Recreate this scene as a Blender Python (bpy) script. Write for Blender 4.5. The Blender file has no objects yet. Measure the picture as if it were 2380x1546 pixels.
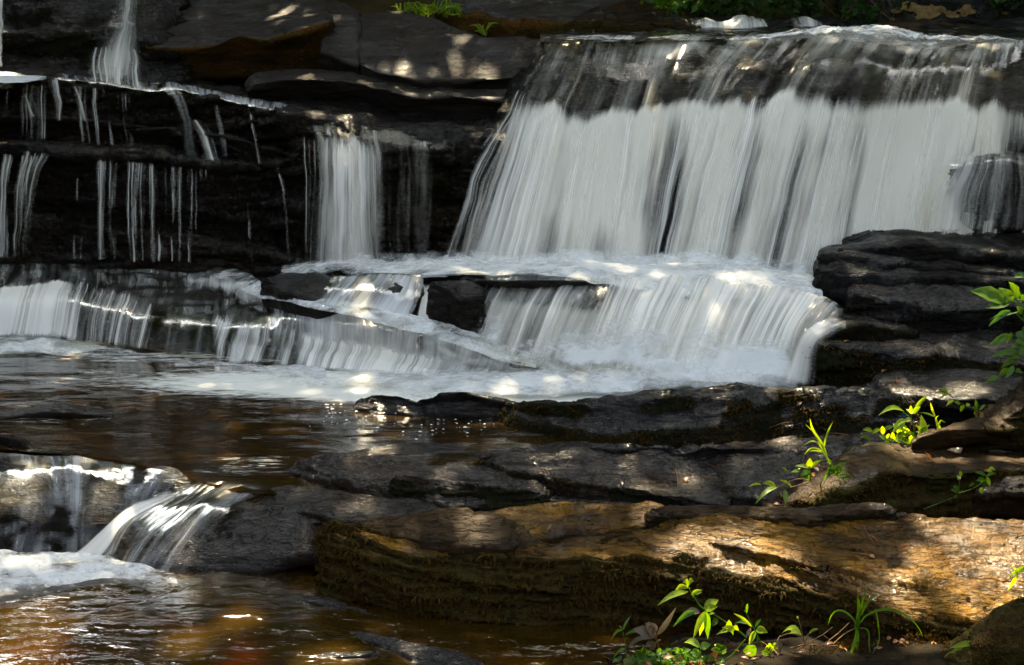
import bpy, math, random
import numpy as np
from mathutils import Vector

random.seed(7)
rng = np.random.default_rng(7)
scene = bpy.context.scene
COL = scene.collection

# ------------------------------------------------------------------ camera, sky, sun, exposure
CAM_H, TILT, FOC = 2.4, math.radians(14.9), 3270.0      # eye height over the pool, downward tilt, focal length in frame units
cam = bpy.data.cameras.new('camera')
cam.sensor_width = 36.0
cam.lens = 36.0 * FOC / 2380.0
cam.clip_start, cam.clip_end = 0.05, 2000.0
cam_o = bpy.data.objects.new('camera', cam)
cam_o.location = (0, 0, CAM_H)
cam_o.rotation_euler = (math.pi / 2 - TILT, 0, 0)
COL.objects.link(cam_o)
scene.camera = cam_o

SUN_EL, SUN_AZ = math.radians(57), math.radians(-9)      # azimuth from +Y towards +X
SUN = np.array([math.sin(SUN_AZ) * math.cos(SUN_EL), math.cos(SUN_AZ) * math.cos(SUN_EL), math.sin(SUN_EL)])
world = bpy.data.worlds.new('World')
scene.world = world
world.use_nodes = True
wn = world.node_tree
sky = wn.nodes.new('ShaderNodeTexSky')
sky.sky_type = 'NISHITA'
sky.sun_disc = False
sky.sun_elevation = SUN_EL
sky.sun_rotation = SUN_AZ % (2 * math.pi)
sky.dust_density = 2.5
hs_ = wn.nodes.new('ShaderNodeHueSaturation')                 # thin high haze: a paler sky
hs_.inputs['Saturation'].default_value = 0.5
wn.links.new(sky.outputs[0], hs_.inputs['Color'])
wn.links.new(hs_.outputs[0], wn.nodes['Background'].inputs[0])
wn.nodes['Background'].inputs[1].default_value = 0.12
sun = bpy.data.lights.new('sun', 'SUN')
sun.energy = 4.8
sun.angle = math.radians(0.53)
sun.color = (1.0, 0.84, 0.56)
sun_o = bpy.data.objects.new('sun', sun)
sun_o.rotation_euler = Vector(SUN).to_track_quat('Z', 'Y').to_euler()
sun_o.location = (0, 12, 20)
COL.objects.link(sun_o)
vs = scene.view_settings
vs.view_transform = 'Standard'
vs.look = 'None'
vs.gamma = 1.0
vs.exposure = 2.85
scene.cycles.use_denoising = True
scene.cycles.transparent_max_bounces = 24
scene.cycles.max_bounces = 8
scene.cycles.sample_clamp_indirect = 6.0

# ------------------------------------------------------------------ maths helpers
CT, ST = math.cos(TILT), math.sin(TILT)
def W(px, py, v):
    """World point seen at frame position (px, py): at depth v metres if v > 3.5, else at height v."""
    dx, dy = (px - 1190.0) / FOC, (773.0 - py) / FOC
    d = np.array([dx, CT + dy * ST, -ST + dy * CT])
    t = v / d[1] if v > 3.5 else (v - CAM_H) / d[2]
    return np.array([0, 0, CAM_H]) + d * t

def line(px, *pv):
    """One cross-section: px then (py, v) pairs; v > 50 means the previous depth plus (v - 100)."""
    out = []
    for k in range(0, len(pv), 2):
        v = pv[k + 1]
        if v > 50: v = out[-1][1] + (v - 100.0)
        out.append(W(px, pv[k], v))
    return out

def vnoise(p, seed=0):
    i = np.floor(p).astype(np.int64); f = p - i
    u = f * f * f * (f * (f * 6 - 15) + 10)
    r = np.zeros(len(p))
    for a in (0, 1):
        wx = u[:, 0] if a else 1 - u[:, 0]
        for b in (0, 1):
            wy = u[:, 1] if b else 1 - u[:, 1]
            for c in (0, 1):
                wz = u[:, 2] if c else 1 - u[:, 2]
                h = ((i[:, 0] + a) * 374761393 + (i[:, 1] + b) * 668265263 + (i[:, 2] + c) * 1440662683 + seed * 974634777) & 0xffffffff
                h = ((h ^ (h >> 13)) * 1274126177) & 0xffffffff
                h = ((h ^ (h >> 15)) * 2246822519) & 0xffffffff
                h = h ^ (h >> 16)
                r += wx * wy * wz * (h / 4294967295.0)
    return r * 2 - 1

def fbm(p, octv=4, seed=0, gain=0.5):
    p = np.asarray(p, float); s = np.zeros(len(p)); a = 1.0; t = 0
    for o in range(octv):
        s += a * vnoise(p + o * 17.31, seed + o); t += a
        p = p * 2.03; a *= gain
    return s / t

def cells(p, seed=0):
    """Value of the nearest jittered cell: flat facets with sharp borders."""
    i0 = np.floor(p).astype(np.int64); best = np.full(len(p), 9e9); val = np.zeros(len(p))
    def hh(a, k):
        h = (a[:, 0] * 374761393 + a[:, 1] * 668265263 + a[:, 2] * 1440662683 + (seed * 31 + k) * 974634777) & 0xffffffff
        h = ((h ^ (h >> 13)) * 1274126177) & 0xffffffff
        h = ((h ^ (h >> 15)) * 2246822519) & 0xffffffff
        return (h ^ (h >> 16)) / 4294967295.0
    for a in (-1, 0, 1):
        for b in (-1, 0, 1):
            for c in (-1, 0, 1):
                q = i0 + np.array([a, b, c])
                d = (q[:, 0] + hh(q, 1) - p[:, 0]) ** 2 + (q[:, 1] + hh(q, 2) - p[:, 1]) ** 2 + (q[:, 2] + hh(q, 3) - p[:, 2]) ** 2
                m = d < best; best = np.where(m, d, best); val = np.where(m, hh(q, 4), val)
    return val * 2 - 1

def warp(P, k=1.0):
    """One field of irregularity shared by the rocks and the water lying on them."""
    s = P.shape; q = P.reshape(-1, 3)
    a = np.stack([fbm(q * np.array([2.2, 1.5, 2.2]), 3, 901), 0.6 * fbm(q * np.array([2.2, 1.5, 2.2]), 3, 911), 0.8 * fbm(q * np.array([2.6, 1.5, 2.0]), 3, 921)], -1) * 0.045
    b = np.stack([fbm(q * 8.0, 2, 931), 0.8 * fbm(q * 8.0, 2, 941), 0.5 * fbm(q * 8.0, 2, 951)], -1) * 0.008
    return P + k * (a + b).reshape(s)

def sstep(a, b, x):
    t = np.clip((x - a) / (b - a), 0, 1)
    return t * t * (3 - 2 * t)

def gsm(a, axis, sig, wrap=False):
    if sig <= 0.05: return a
    r = int(max(1, round(sig * 2.5)))
    k = np.exp(-0.5 * (np.arange(-r, r + 1) / sig) ** 2); k /= k.sum()
    pad = [(0, 0)] * a.ndim; pad[axis] = (r, r)
    b = np.pad(a, pad, mode='wrap' if wrap else 'edge')
    out = np.zeros_like(a); n = a.shape[axis]
    for j, w in enumerate(k):
        sl = [slice(None)] * a.ndim; sl[axis] = slice(j, j + n)
        out += w * b[tuple(sl)]
    return out

def resample(C, n, axis, wts=None):
    """Piecewise-linear resampling of control rows; wts scales the share of samples of each span."""
    C = np.moveaxis(C, axis, 0)
    L = np.linalg.norm(np.diff(C[..., :3], axis=0), axis=-1)
    L = L.reshape(L.shape[0], -1).mean(1) + 1e-5
    if wts is not None: L = L * np.asarray(wts)
    t = np.concatenate([[0], np.cumsum(L)]); t /= t[-1]
    q = np.linspace(0, 1, n)
    i = np.clip(np.searchsorted(t, q, side='right') - 1, 0, len(t) - 2)
    f = (q - t[i]) / (t[i + 1] - t[i])
    f = f.reshape((-1,) + (1,) * (C.ndim - 1))
    return np.moveaxis(C[i] * (1 - f) + C[i + 1] * f, 0, axis)

def grid_normals(P, wrap):
    if wrap:
        dv = np.roll(P, -1, 1) - np.roll(P, 1, 1)
    else:
        dv = np.gradient(P, axis=1)
    du = np.gradient(P, axis=0)
    N = np.cross(du, dv)
    return N / (np.linalg.norm(N, axis=-1, keepdims=True) + 1e-9)

# ------------------------------------------------------------------ mesh helpers
def mesh_from(name, V, F, mat, parent=None, attrs=None, uv=None, smooth=True, origin=None):
    V = np.asarray(V, np.float64).reshape(-1, 3)
    if origin is None:
        origin = np.zeros(3) if parent is not None else np.array([(V[:, 0].min() + V[:, 0].max()) / 2, (V[:, 1].min() + V[:, 1].max()) / 2, V[:, 2].min()])
    me = bpy.data.meshes.new(name)
    F = [np.asarray(f, np.int32) for f in (F if isinstance(F, list) else [F])]
    nl = sum(f.size for f in F); nf = sum(len(f) for f in F)
    me.vertices.add(len(V)); me.vertices.foreach_set('co', (V - origin).astype(np.float32).ravel())
    me.loops.add(nl); me.polygons.add(nf)
    li = np.concatenate([f.ravel() for f in F])
    tot = np.concatenate([np.full(len(f), f.shape[1]) for f in F])
    me.loops.foreach_set('vertex_index', li.astype(np.int32))
    me.polygons.foreach_set('loop_start', np.concatenate([[0], np.cumsum(tot)[:-1]]).astype(np.int32))
    me.polygons.foreach_set('loop_total', tot.astype(np.int32))
    me.update(calc_edges=True)
    if smooth: me.polygons.foreach_set('use_smooth', np.ones(nf, bool))
    for k, a in (attrs or {}).items():
        at = me.attributes.new(k, 'FLOAT', 'POINT')
        at.data.foreach_set('value', np.asarray(a, np.float32).ravel())
    if uv is not None:
        ul = me.uv_layers.new(name='UVMap')
        ul.data.foreach_set('uv', np.asarray(uv, np.float32).reshape(-1, 2)[li].ravel())
    me.materials.append(mat)
    me.validate()
    o = bpy.data.objects.new(name, me)
    o.location = origin
    COL.objects.link(o)
    if parent is not None:
        o.parent = parent
        o.location = origin - np.array(parent.location)
    return o

def tag(o, label=None, cat=None, group=None, kind=None):
    for k, v in (('label', label), ('category', cat), ('group', group), ('kind', kind)):
        if v: o[k] = v
    return o

def empty(name, loc):
    o = bpy.data.objects.new(name, None); o.location = loc
    o.empty_display_size = 0.1
    COL.objects.link(o); return o

def grid_faces(nu, nv, wrap=False):
    i, j = np.meshgrid(np.arange(nu - 1), np.arange(nv if wrap else nv - 1), indexing='ij')
    j2 = (j + 1) % nv
    a, b, c, d = i * nv + j, (i + 1) * nv + j, (i + 1) * nv + j2, i * nv + j2
    return np.stack([a, b, c, d], -1).reshape(-1, 4)
# ------------------------------------------------------------------ materials
class NT:
    def __init__(s, name):
        s.m = bpy.data.materials.new(name); s.m.use_nodes = True
        s.t = s.m.node_tree; s.t.nodes.clear()
        s.out = s.n('OutputMaterial')
    def n(s, typ, **kw):
        nd = s.t.nodes.new('ShaderNode' + typ)
        for k, v in kw.items():
            if k.startswith('i_'):
                key = k[2:]; key = int(key) if key.isdigit() else key.replace('_', ' ')
                s.set(nd.inputs[key], v)
            else: setattr(nd, k, v)
        return nd
    def set(s, sock, v):
        if hasattr(v, 'links') or isinstance(v, bpy.types.NodeSocket): s.t.links.new(v, sock)
        else: sock.default_value = v
    def math(s, op, a, b=0.0, clamp=False):
        nd = s.n('Math', operation=op, use_clamp=clamp); s.set(nd.inputs[0], a); s.set(nd.inputs[1], b); return nd.outputs[0]
    def ramp(s, v, lo, hi, a=0.0, b=1.0):
        nd = s.n('MapRange', interpolation_type='SMOOTHSTEP'); s.set(nd.inputs[0], v)
        for k, x in zip((1, 2, 3, 4), (lo, hi, a, b)): s.set(nd.inputs[k], x)
        return nd.outputs[0]
    def mixc(s, f, a, b):
        nd = s.n('Mix', data_type='RGBA'); s.set(nd.inputs[0], f); s.set(nd.inputs[6], a); s.set(nd.inputs[7], b); return nd.outputs[2]
    def mapping(s, vec, scale, rot=(0, 0, 0)):
        nd = s.n('Mapping'); s.set(nd.inputs[0], vec); nd.inputs['Scale'].default_value = scale; nd.inputs['Rotation'].default_value = rot; return nd.outputs[0]
    def noise(s, vec, scale, detail=5, rough=0.55, dist=0.0):
        nd = s.n('TexNoise'); s.set(nd.inputs['Vector'], vec); nd.inputs['Scale'].default_value = scale; nd.inputs['Detail'].default_value = detail
        nd.inputs['Roughness'].default_value = rough; nd.inputs['Distortion'].default_value = dist; return nd.outputs[0]
    def attr(s, name):
        return s.n('Attribute', attribute_name=name).outputs['Fac']

def c4(c): return (c[0], c[1], c[2], 1.0)

def rock_mat(name, dark, light, stain, wet=1.0, rough=0.5, moss=(0.014, 0.011, 0.002), moss2=(0.012, 0.016, 0.002), bump=0.5, dip=-0.12, wetlo=0.35, stain_amt=0.5, dist=0.012):
    """Layered schist: fine cleavage lines, stains, moss where the mesh says so, and a film of water over part of it."""
    dark, light, stain = [[x * 0.66 for x in c] for c in (dark, light, stain)]
    s = NT(name)
    pos = s.n('NewGeometry').outputs['Position']
    lay = s.mapping(pos, (1.6, 1.6, 22.0), (0, dip, 0))
    n1 = s.noise(pos, 2.2, 8, 0.6)
    n2 = s.noise(lay, 2.0, 8, 0.65, 0.3)
    n3 = s.noise(pos, 9.0, 8, 0.65)
    grain = s.noise(pos, 90.0, 4, 0.7)
    col = s.mixc(s.ramp(n2, 0.3, 0.7), c4(dark), c4(light))
    col = s.mixc(s.math('MULTIPLY', s.ramp(n1, 0.44, 0.62), stain_amt), col, c4(stain))
    col = s.mixc(s.ramp(n3, 0.35, 0.25), col, c4([x * 0.35 for x in dark]))
    ln = s.noise(s.mapping(pos, (2.8, 8.0, 26.0), (0, dip, 0.2)), 1.0, 5, 0.6, 0.6)
    bed = s.ramp(s.math('ABSOLUTE', s.math('SUBTRACT', ln, 0.5)), 0.0, 0.022)
    ln2 = s.noise(s.mapping(pos, (7.0, 5.0, 7.0), (0.4, dip, 0.7)), 1.0, 4, 0.6, 1.0)
    cr2 = s.ramp(s.math('ABSOLUTE', s.math('SUBTRACT', ln2, 0.5)), 0.0, 0.008)
    gr = s.math('MULTIPLY', bed, s.math('ADD', s.math('MULTIPLY', cr2, 0.6), 0.4))
    g = s.math('MULTIPLY', s.ramp(grain, 0.3, 0.7, 0.65, 1.3), s.math('ADD', s.math('MULTIPLY', gr, 0.5), 0.5))
    hsv = s.n('HueSaturation'); s.set(hsv.inputs['Value'], g); s.set(hsv.inputs['Color'], col); col = hsv.outputs[0]
    mf = s.attr('moss')
    mn = s.noise(pos, 26.0, 6, 0.7)
    mfac = s.ramp(s.math('ADD', mf, s.math('MULTIPLY', s.math('SUBTRACT', mn, 0.5), 1.3)), 0.42, 0.6)
    mcol = s.mixc(s.ramp(s.noise(pos, 7.0, 5, 0.6), 0.42, 0.62), c4(moss), c4(moss2))
    mcol = s.mixc(s.ramp(s.noise(pos, 60.0, 5, 0.7), 0.3, 0.6), c4([x * 0.25 for x in moss]), mcol)
    col = s.mixc(mfac, col, mcol)
    # relief
    cl = s.noise(s.mapping(pos, (5.0, 9.0, 80.0), (0, dip, 0)), 1.0, 7, 0.6, 0.4)
    flake = s.noise(s.mapping(pos, (14.0, 30.0, 40.0), (0, dip, 0.3)), 1.0, 5, 0.6, 1.2)
    vor = s.n('TexVoronoi', feature='DISTANCE_TO_EDGE'); s.set(vor.inputs['Vector'], s.mapping(s.n('VectorMath', operation='ADD', i_0=pos, i_1=s.n('VectorMath', operation='SCALE', i_0=s.n('TexNoise', i_Vector=pos, i_Scale=6.0).outputs['Color'], i_Scale=0.25).outputs[0]).outputs[0], (1.6, 5.0, 9.0)))
    vor.inputs['Scale'].default_value = 1.3
    crack = s.ramp(vor.outputs['Distance'], 0.0, 0.03)
    h = s.math('ADD', s.math('MULTIPLY', cl, 0.8), s.math('MULTIPLY', flake, 0.7))
    h = s.math('ADD', h, s.math('MULTIPLY', n3, 0.8))
    h = s.math('ADD', h, s.math('MULTIPLY', grain, 0.16))
    h = s.math('ADD', h, s.math('MULTIPLY', gr, 0.55))
    h = s.math('ADD', h, s.math('MULTIPLY', crack, 0.08))
    h = s.math('ADD', h, s.math('MULTIPLY', s.math('MULTIPLY', mfac, mn), 2.0))
    bp = s.n('Bump'); bp.inputs['Strength'].default_value = bump; bp.inputs['Distance'].default_value = dist; s.set(bp.inputs['Height'], h)
    bs = s.n('BsdfPrincipled'); s.set(bs.inputs['Base Color'], col); s.set(bs.inputs['Normal'], bp.outputs[0])
    rg = s.math('ADD', s.ramp(n3, 0.3, 0.7, rough - 0.12, rough + 0.15), s.math('MULTIPLY', mfac, 0.4), clamp=True)
    s.set(bs.inputs['Roughness'], rg)
    wetf = s.ramp(s.noise(s.mapping(pos, (1.2, 1.2, 2.0)), 2.3, 6, 0.6), wetlo, wetlo + 0.14)
    wetf = s.math('MULTIPLY', s.math('MULTIPLY', wetf, wet), s.math('SUBTRACT', 1.0, s.math('MULTIPLY', mfac, 0.9)))
    nz = s.n('SeparateXYZ', i_0=s.n('NewGeometry').outputs['Normal']).outputs[2]
    wetf = s.math('MULTIPLY', wetf, s.ramp(nz, 0.1, 0.75, 0.12, 1.0))       # water lies on the flats and drains off the faces
    s.set(bs.inputs['Coat Weight'], wetf); bs.inputs['Coat Roughness'].default_value = 0.13
    rip = s.noise(s.mapping(pos, (16.0, 34.0, 30.0), (0, dip, 0.2)), 1.0, 3, 0.6, 1.0)
    bp2 = s.n('Bump'); bp2.inputs['Strength'].default_value = 0.9; bp2.inputs['Distance'].default_value = 0.028; s.set(bp2.inputs['Height'], rip); s.set(bp2.inputs['Normal'], bp.outputs[0])
    s.set(bs.inputs['Coat Normal'], bp2.outputs[0])
    bs.inputs['Specular IOR Level'].default_value = 0.12
    s.t.links.new(bs.outputs[0], s.out.inputs[0])
    return s.m

def fall_mat(name, white=(0.93, 0.915, 0.86), su=(32.0, 9.0, 90.0), sv=(1.0, 0.5, 1.6), gain=0.85, film=0.16, soft=0.55):
    """Silky falling water: fine streaks down the flow (UV in metres), clear film where the attribute 'dens' is low."""
    s = NT(name)
    uv = s.n('UVMap').outputs[0]
    def st(a, b, d):
        return s.noise(s.mapping(uv, (a, b, 1)), 1.0, d, 0.55, 0.25)
    A, B, Cn = st(su[0], sv[0], 3), st(su[1], sv[1], 3), st(su[2], sv[2], 2)
    k = s.math('ADD', s.math('ADD', s.math('MULTIPLY', A, 0.33), s.math('MULTIPLY', B, 0.57)), s.math('MULTIPLY', Cn, 0.10))
    k = s.math('MULTIPLY', s.math('SUBTRACT', k, 0.5), 2.5 * gain)
    d = s.attr('dens')
    amp = s.ramp(d, 0.0, 0.10)
    al = s.ramp(s.math('ADD', d, s.math('MULTIPLY', k, amp)), 0.54 - soft, 0.5 + soft)
    al = s.math('MULTIPLY', al, s.ramp(d, 0.0, 0.06))
    bp = s.n('Bump'); bp.inputs['Strength'].default_value = 0.10; bp.inputs['Distance'].default_value = 0.02; s.set(bp.inputs['Height'], k)
    wd = s.n('BsdfDiffuse', i_Color=c4(white)); s.set(wd.inputs['Normal'], bp.outputs[0])
    wt = s.n('BsdfTranslucent', i_Color=c4([x * 0.95 for x in white]))
    mx = s.n('MixShader', i_0=0.14); s.t.links.new(wd.outputs[0], mx.inputs[1]); s.t.links.new(wt.outputs[0], mx.inputs[2])
    fr = s.n('Fresnel', i_IOR=1.33); s.set(fr.inputs['Normal'], bp.outputs[0])
    gl = s.n('BsdfGlossy', i_Roughness=0.16); s.set(gl.inputs['Normal'], bp.outputs[0])
    tr = s.n('BsdfTransparent', i_Color=(0.97, 0.96, 0.93, 1))
    clear = s.n('BsdfTransparent')
    fm = s.n('MixShader'); s.set(fm.inputs[0], s.math('MULTIPLY', fr.outputs[0], s.math('MULTIPLY', s.ramp(d, 0.0, 0.1), film))); s.t.links.new(tr.outputs[0], fm.inputs[1]); s.t.links.new(gl.outputs[0], fm.inputs[2])
    f = s.n('MixShader'); s.set(f.inputs[0], al); s.t.links.new(fm.outputs[0], f.inputs[1]); s.t.links.new(mx.outputs[0], f.inputs[2])
    s.t.links.new(f.outputs[0], s.out.inputs[0])
    return s.m

def foam_mat(name, white=(0.84, 0.86, 0.86)):
    s = NT(name)
    pos = s.n('NewGeometry').outputs['Position']
    d = s.attr('dens')
    a = s.noise(s.mapping(pos, (5.0, 9.0, 9.0)), 1.0, 6, 0.6, 0.8)
    b = s.noise(s.mapping(pos, (2.0, 5.0, 4.0)), 1.0, 4, 0.55, 0.5)
    cfo = s.noise(s.mapping(pos, (16.0, 26.0, 24.0)), 1.0, 5, 0.65, 1.2)
    k = s.math('ADD', s.math('ADD', s.math('MULTIPLY', a, 0.4), s.math('MULTIPLY', b, 0.35)), s.math('MULTIPLY', cfo, 0.25))
    al = s.ramp(s.math('ADD', d, s.math('MULTIPLY', s.math('SUBTRACT', k, 0.5), 3.0)), 0.1, 0.9)
    al = s.math('MULTIPLY', al, s.ramp(d, 0.0, 0.3))
    bp = s.n('Bump'); bp.inputs['Strength'].default_value = 0.5; bp.inputs['Distance'].default_value = 0.02; s.set(bp.inputs['Height'], k)
    wd = s.n('BsdfDiffuse', i_Color=c4(white)); s.set(wd.inputs['Normal'], bp.outputs[0])
    wt = s.n('BsdfTranslucent', i_Color=c4(white))
    mx = s.n('MixShader', i_0=0.2); s.t.links.new(wd.outputs[0], mx.inputs[1]); s.t.links.new(wt.outputs[0], mx.inputs[2])
    tr = s.n('BsdfTransparent')
    f = s.n('MixShader'); s.set(f.inputs[0], al); s.t.links.new(tr.outputs[0], f.inputs[1]); s.t.links.new(mx.outputs[0], f.inputs[2])
    s.t.links.new(f.outputs[0], s.out.inputs[0])
    return s.m

def pool_mat(name, tint=(0.36, 0.19, 0.05), stretch=(2.2, 9.0, 1.0), rough=0.05, bump=0.16, foamc=(0.80, 0.80, 0.74), silt=(0.064, 0.035, 0.007)):
    s = NT(name)
    pos = s.n('NewGeometry').outputs['Position']
    w1 = s.noise(s.mapping(pos, stretch), 1.0, 4, 0.55, 0.6)
    w2 = s.noise(s.mapping(pos, (stretch[0] * 4, stretch[1] * 3, 1)), 1.0, 4, 0.6, 0.8)
    h = s.math('ADD', s.math('MULTIPLY', w1, 1.0), s.math('MULTIPLY', w2, 0.35))
    bp = s.n('Bump'); bp.inputs['Strength'].default_value = bump; bp.inputs['Distance'].default_value = 0.03; s.set(bp.inputs['Height'], h)
    fr = s.n('Fresnel', i_IOR=1.33); s.set(fr.inputs['Normal'], bp.outputs[0])
    gl = s.n('BsdfGlossy', i_Roughness=rough); s.set(gl.inputs['Normal'], bp.outputs[0])
    tr = s.n('BsdfTransparent', i_Color=c4(tint))
    silt = s.n('BsdfDiffuse', i_Color=c4(silt))
    body = s.n('MixShader', i_0=0.55); s.t.links.new(tr.outputs[0], body.inputs[1]); s.t.links.new(silt.outputs[0], body.inputs[2])
    wat = s.n('MixShader'); s.set(wat.inputs[0], s.math('MULTIPLY', fr.outputs[0], 0.55)); s.t.links.new(body.outputs[0], wat.inputs[1]); s.t.links.new(gl.outputs[0], wat.inputs[2])
    d = s.attr('dens')
    fa = s.noise(s.mapping(pos, (3.5, 17.0, 1.0)), 1.0, 6, 0.62, 1.4)
    fb = s.noise(s.mapping(pos, (9.0, 34.0, 1.0)), 1.0, 5, 0.6, 1.0)
    k = s.math('ADD', s.math('MULTIPLY', fa, 0.65), s.math('MULTIPLY', fb, 0.35))
    al = s.ramp(s.math('ADD', d, s.math('MULTIPLY', s.math('SUBTRACT', k, 0.5), 2.0)), 0.42, 0.95)
    al = s.math('MULTIPLY', al, s.ramp(d, 0.0, 0.15))
    wd = s.n('BsdfDiffuse', i_Color=c4(foamc))
    f = s.n('MixShader'); s.set(f.inputs[0], al); s.t.links.new(wat.outputs[0], f.inputs[1]); s.t.links.new(wd.outputs[0], f.inputs[2])
    s.t.links.new(f.outputs[0], s.out.inputs[0])
    return s.m

def leaf_mat(name, a, b, trans=0.5, rough=0.4):
    s = NT(name)
    v = s.attr('tone')
    col = s.mixc(v, c4(a), c4(b))
    pos = s.n('NewGeometry').outputs['Position']
    col = s.mixc(s.ramp(s.noise(pos, 40, 3), 0.35, 0.7, 0.0, 0.35), col, c4([x * 0.5 for x in a]))
    bs = s.n('BsdfPrincipled'); s.set(bs.inputs['Base Color'], col); bs.inputs['Roughness'].default_value = rough; bs.inputs['Specular IOR Level'].default_value = 0.1 if rough > 0.7 else 0.4
    tl = s.n('BsdfTranslucent'); hs = s.n('HueSaturation'); s.set(hs.inputs['Color'], col); hs.inputs['Value'].default_value = 1.7; hs.inputs['Hue'].default_value = 0.485; hs.inputs['Saturation'].default_value = 1.1
    s.set(tl.inputs['Color'], hs.outputs[0])
    mx = s.n('MixShader', i_0=trans); s.t.links.new(bs.outputs[0], mx.inputs[1]); s.t.links.new(tl.outputs[0], mx.inputs[2])
    s.t.links.new(mx.outputs[0], s.out.inputs[0])
    return s.m

def plain_mat(name, a, b, scale=8.0, rough=0.7, bump=0.6, stretch=(1, 1, 1)):
    s = NT(name)
    pos = s.n('NewGeometry').outputs['Position']
    n = s.noise(s.mapping(pos, stretch), scale, 8, 0.65)
    bs = s.n('BsdfPrincipled'); s.set(bs.inputs['Base Color'], s.mixc(s.ramp(n, 0.3, 0.7), c4(a), c4(b))); bs.inputs['Roughness'].default_value = rough; bs.inputs['Specular IOR Level'].default_value = 0.1
    bp = s.n('Bump'); bp.inputs['Strength'].default_value = bump; bp.inputs['Distance'].default_value = 0.02; s.set(bp.inputs['Height'], n); s.set(bs.inputs['Normal'], bp.outputs[0])
    s.t.links.new(bs.outputs[0], s.out.inputs[0])
    return s.m

M = dict(
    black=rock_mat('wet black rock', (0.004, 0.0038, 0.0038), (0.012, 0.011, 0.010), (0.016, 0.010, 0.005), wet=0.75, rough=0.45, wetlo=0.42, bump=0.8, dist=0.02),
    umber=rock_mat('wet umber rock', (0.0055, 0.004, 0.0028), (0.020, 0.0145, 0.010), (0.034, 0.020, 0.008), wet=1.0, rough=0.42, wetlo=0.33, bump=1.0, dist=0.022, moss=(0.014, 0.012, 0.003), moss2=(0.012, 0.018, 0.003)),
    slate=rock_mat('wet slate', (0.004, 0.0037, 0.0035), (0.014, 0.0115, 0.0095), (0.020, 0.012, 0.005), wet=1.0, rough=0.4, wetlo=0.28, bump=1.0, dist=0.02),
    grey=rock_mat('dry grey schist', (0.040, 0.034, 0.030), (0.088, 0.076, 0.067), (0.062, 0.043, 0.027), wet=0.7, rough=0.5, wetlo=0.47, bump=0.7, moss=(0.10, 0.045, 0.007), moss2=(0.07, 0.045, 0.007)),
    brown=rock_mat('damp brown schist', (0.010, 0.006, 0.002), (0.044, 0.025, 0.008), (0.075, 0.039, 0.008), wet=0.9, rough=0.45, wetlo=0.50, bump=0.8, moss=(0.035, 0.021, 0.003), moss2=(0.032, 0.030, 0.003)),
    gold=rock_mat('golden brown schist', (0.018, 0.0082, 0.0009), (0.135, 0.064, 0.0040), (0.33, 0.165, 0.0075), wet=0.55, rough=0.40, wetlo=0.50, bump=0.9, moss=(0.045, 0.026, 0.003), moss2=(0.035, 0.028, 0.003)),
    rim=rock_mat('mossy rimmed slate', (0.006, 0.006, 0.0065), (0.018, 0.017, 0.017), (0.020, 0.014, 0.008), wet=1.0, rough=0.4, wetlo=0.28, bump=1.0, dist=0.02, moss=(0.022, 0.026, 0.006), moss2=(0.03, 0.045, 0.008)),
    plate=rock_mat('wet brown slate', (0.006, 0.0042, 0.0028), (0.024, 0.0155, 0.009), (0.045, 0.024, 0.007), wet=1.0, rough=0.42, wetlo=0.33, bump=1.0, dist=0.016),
    fall=fall_mat('falling water'),
    veil=fall_mat('thin falling water', su=(70.0, 22.0, 160.0), sv=(1.0, 0.5, 1.8), gain=1.25, soft=0.5, film=0.10),
    film=fall_mat('sliding water', white=(0.74, 0.76, 0.78), su=(38.0, 12.0, 110.0), sv=(2.2, 1.2, 4.0), gain=1.0, film=1.0, soft=0.6),
    foam=foam_mat('foam'),
    pool=pool_mat('brown pool water'),
    upper=pool_mat('upper stream water', tint=(0.30, 0.30, 0.24), silt=(0.02, 0.02, 0.016)),
    low=pool_mat('amber pool water', tint=(0.62, 0.33, 0.08), stretch=(2.6, 7.0, 1.0), bump=0.42, silt=(0.054, 0.029, 0.0025)),
    bed=plain_mat('stream bed', (0.10, 0.055, 0.015), (0.26, 0.15, 0.045), 5.0, 0.8),
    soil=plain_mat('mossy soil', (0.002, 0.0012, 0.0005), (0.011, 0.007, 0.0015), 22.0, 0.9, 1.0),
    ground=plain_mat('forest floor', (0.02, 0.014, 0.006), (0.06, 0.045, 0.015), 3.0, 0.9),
    bark=plain_mat('bark', (0.03, 0.022, 0.014), (0.09, 0.07, 0.05), 6.0, 0.9, 1.0, (3, 3, 0.6)),
    twig=plain_mat('dry twig', (0.10, 0.055, 0.025), (0.22, 0.13, 0.07), 30.0, 0.7),
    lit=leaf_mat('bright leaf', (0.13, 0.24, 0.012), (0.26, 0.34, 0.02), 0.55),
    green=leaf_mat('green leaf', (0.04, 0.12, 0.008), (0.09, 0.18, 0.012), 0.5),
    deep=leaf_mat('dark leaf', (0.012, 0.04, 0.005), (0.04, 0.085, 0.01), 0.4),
    purple=leaf_mat('purple green leaf', (0.09, 0.075, 0.04), (0.16, 0.12, 0.10), 0.4),
    dead=leaf_mat('dead leaf', (0.16, 0.06, 0.012), (0.24, 0.10, 0.02), 0.3),
    moss=leaf_mat('moss strands', (0.014, 0.008, 0.001), (0.075, 0.044, 0.005), 0.3, 0.8),
    canopy=leaf_mat('canopy leaf', (0.03, 0.07, 0.008), (0.06, 0.12, 0.015), 0.25),
)

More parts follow.
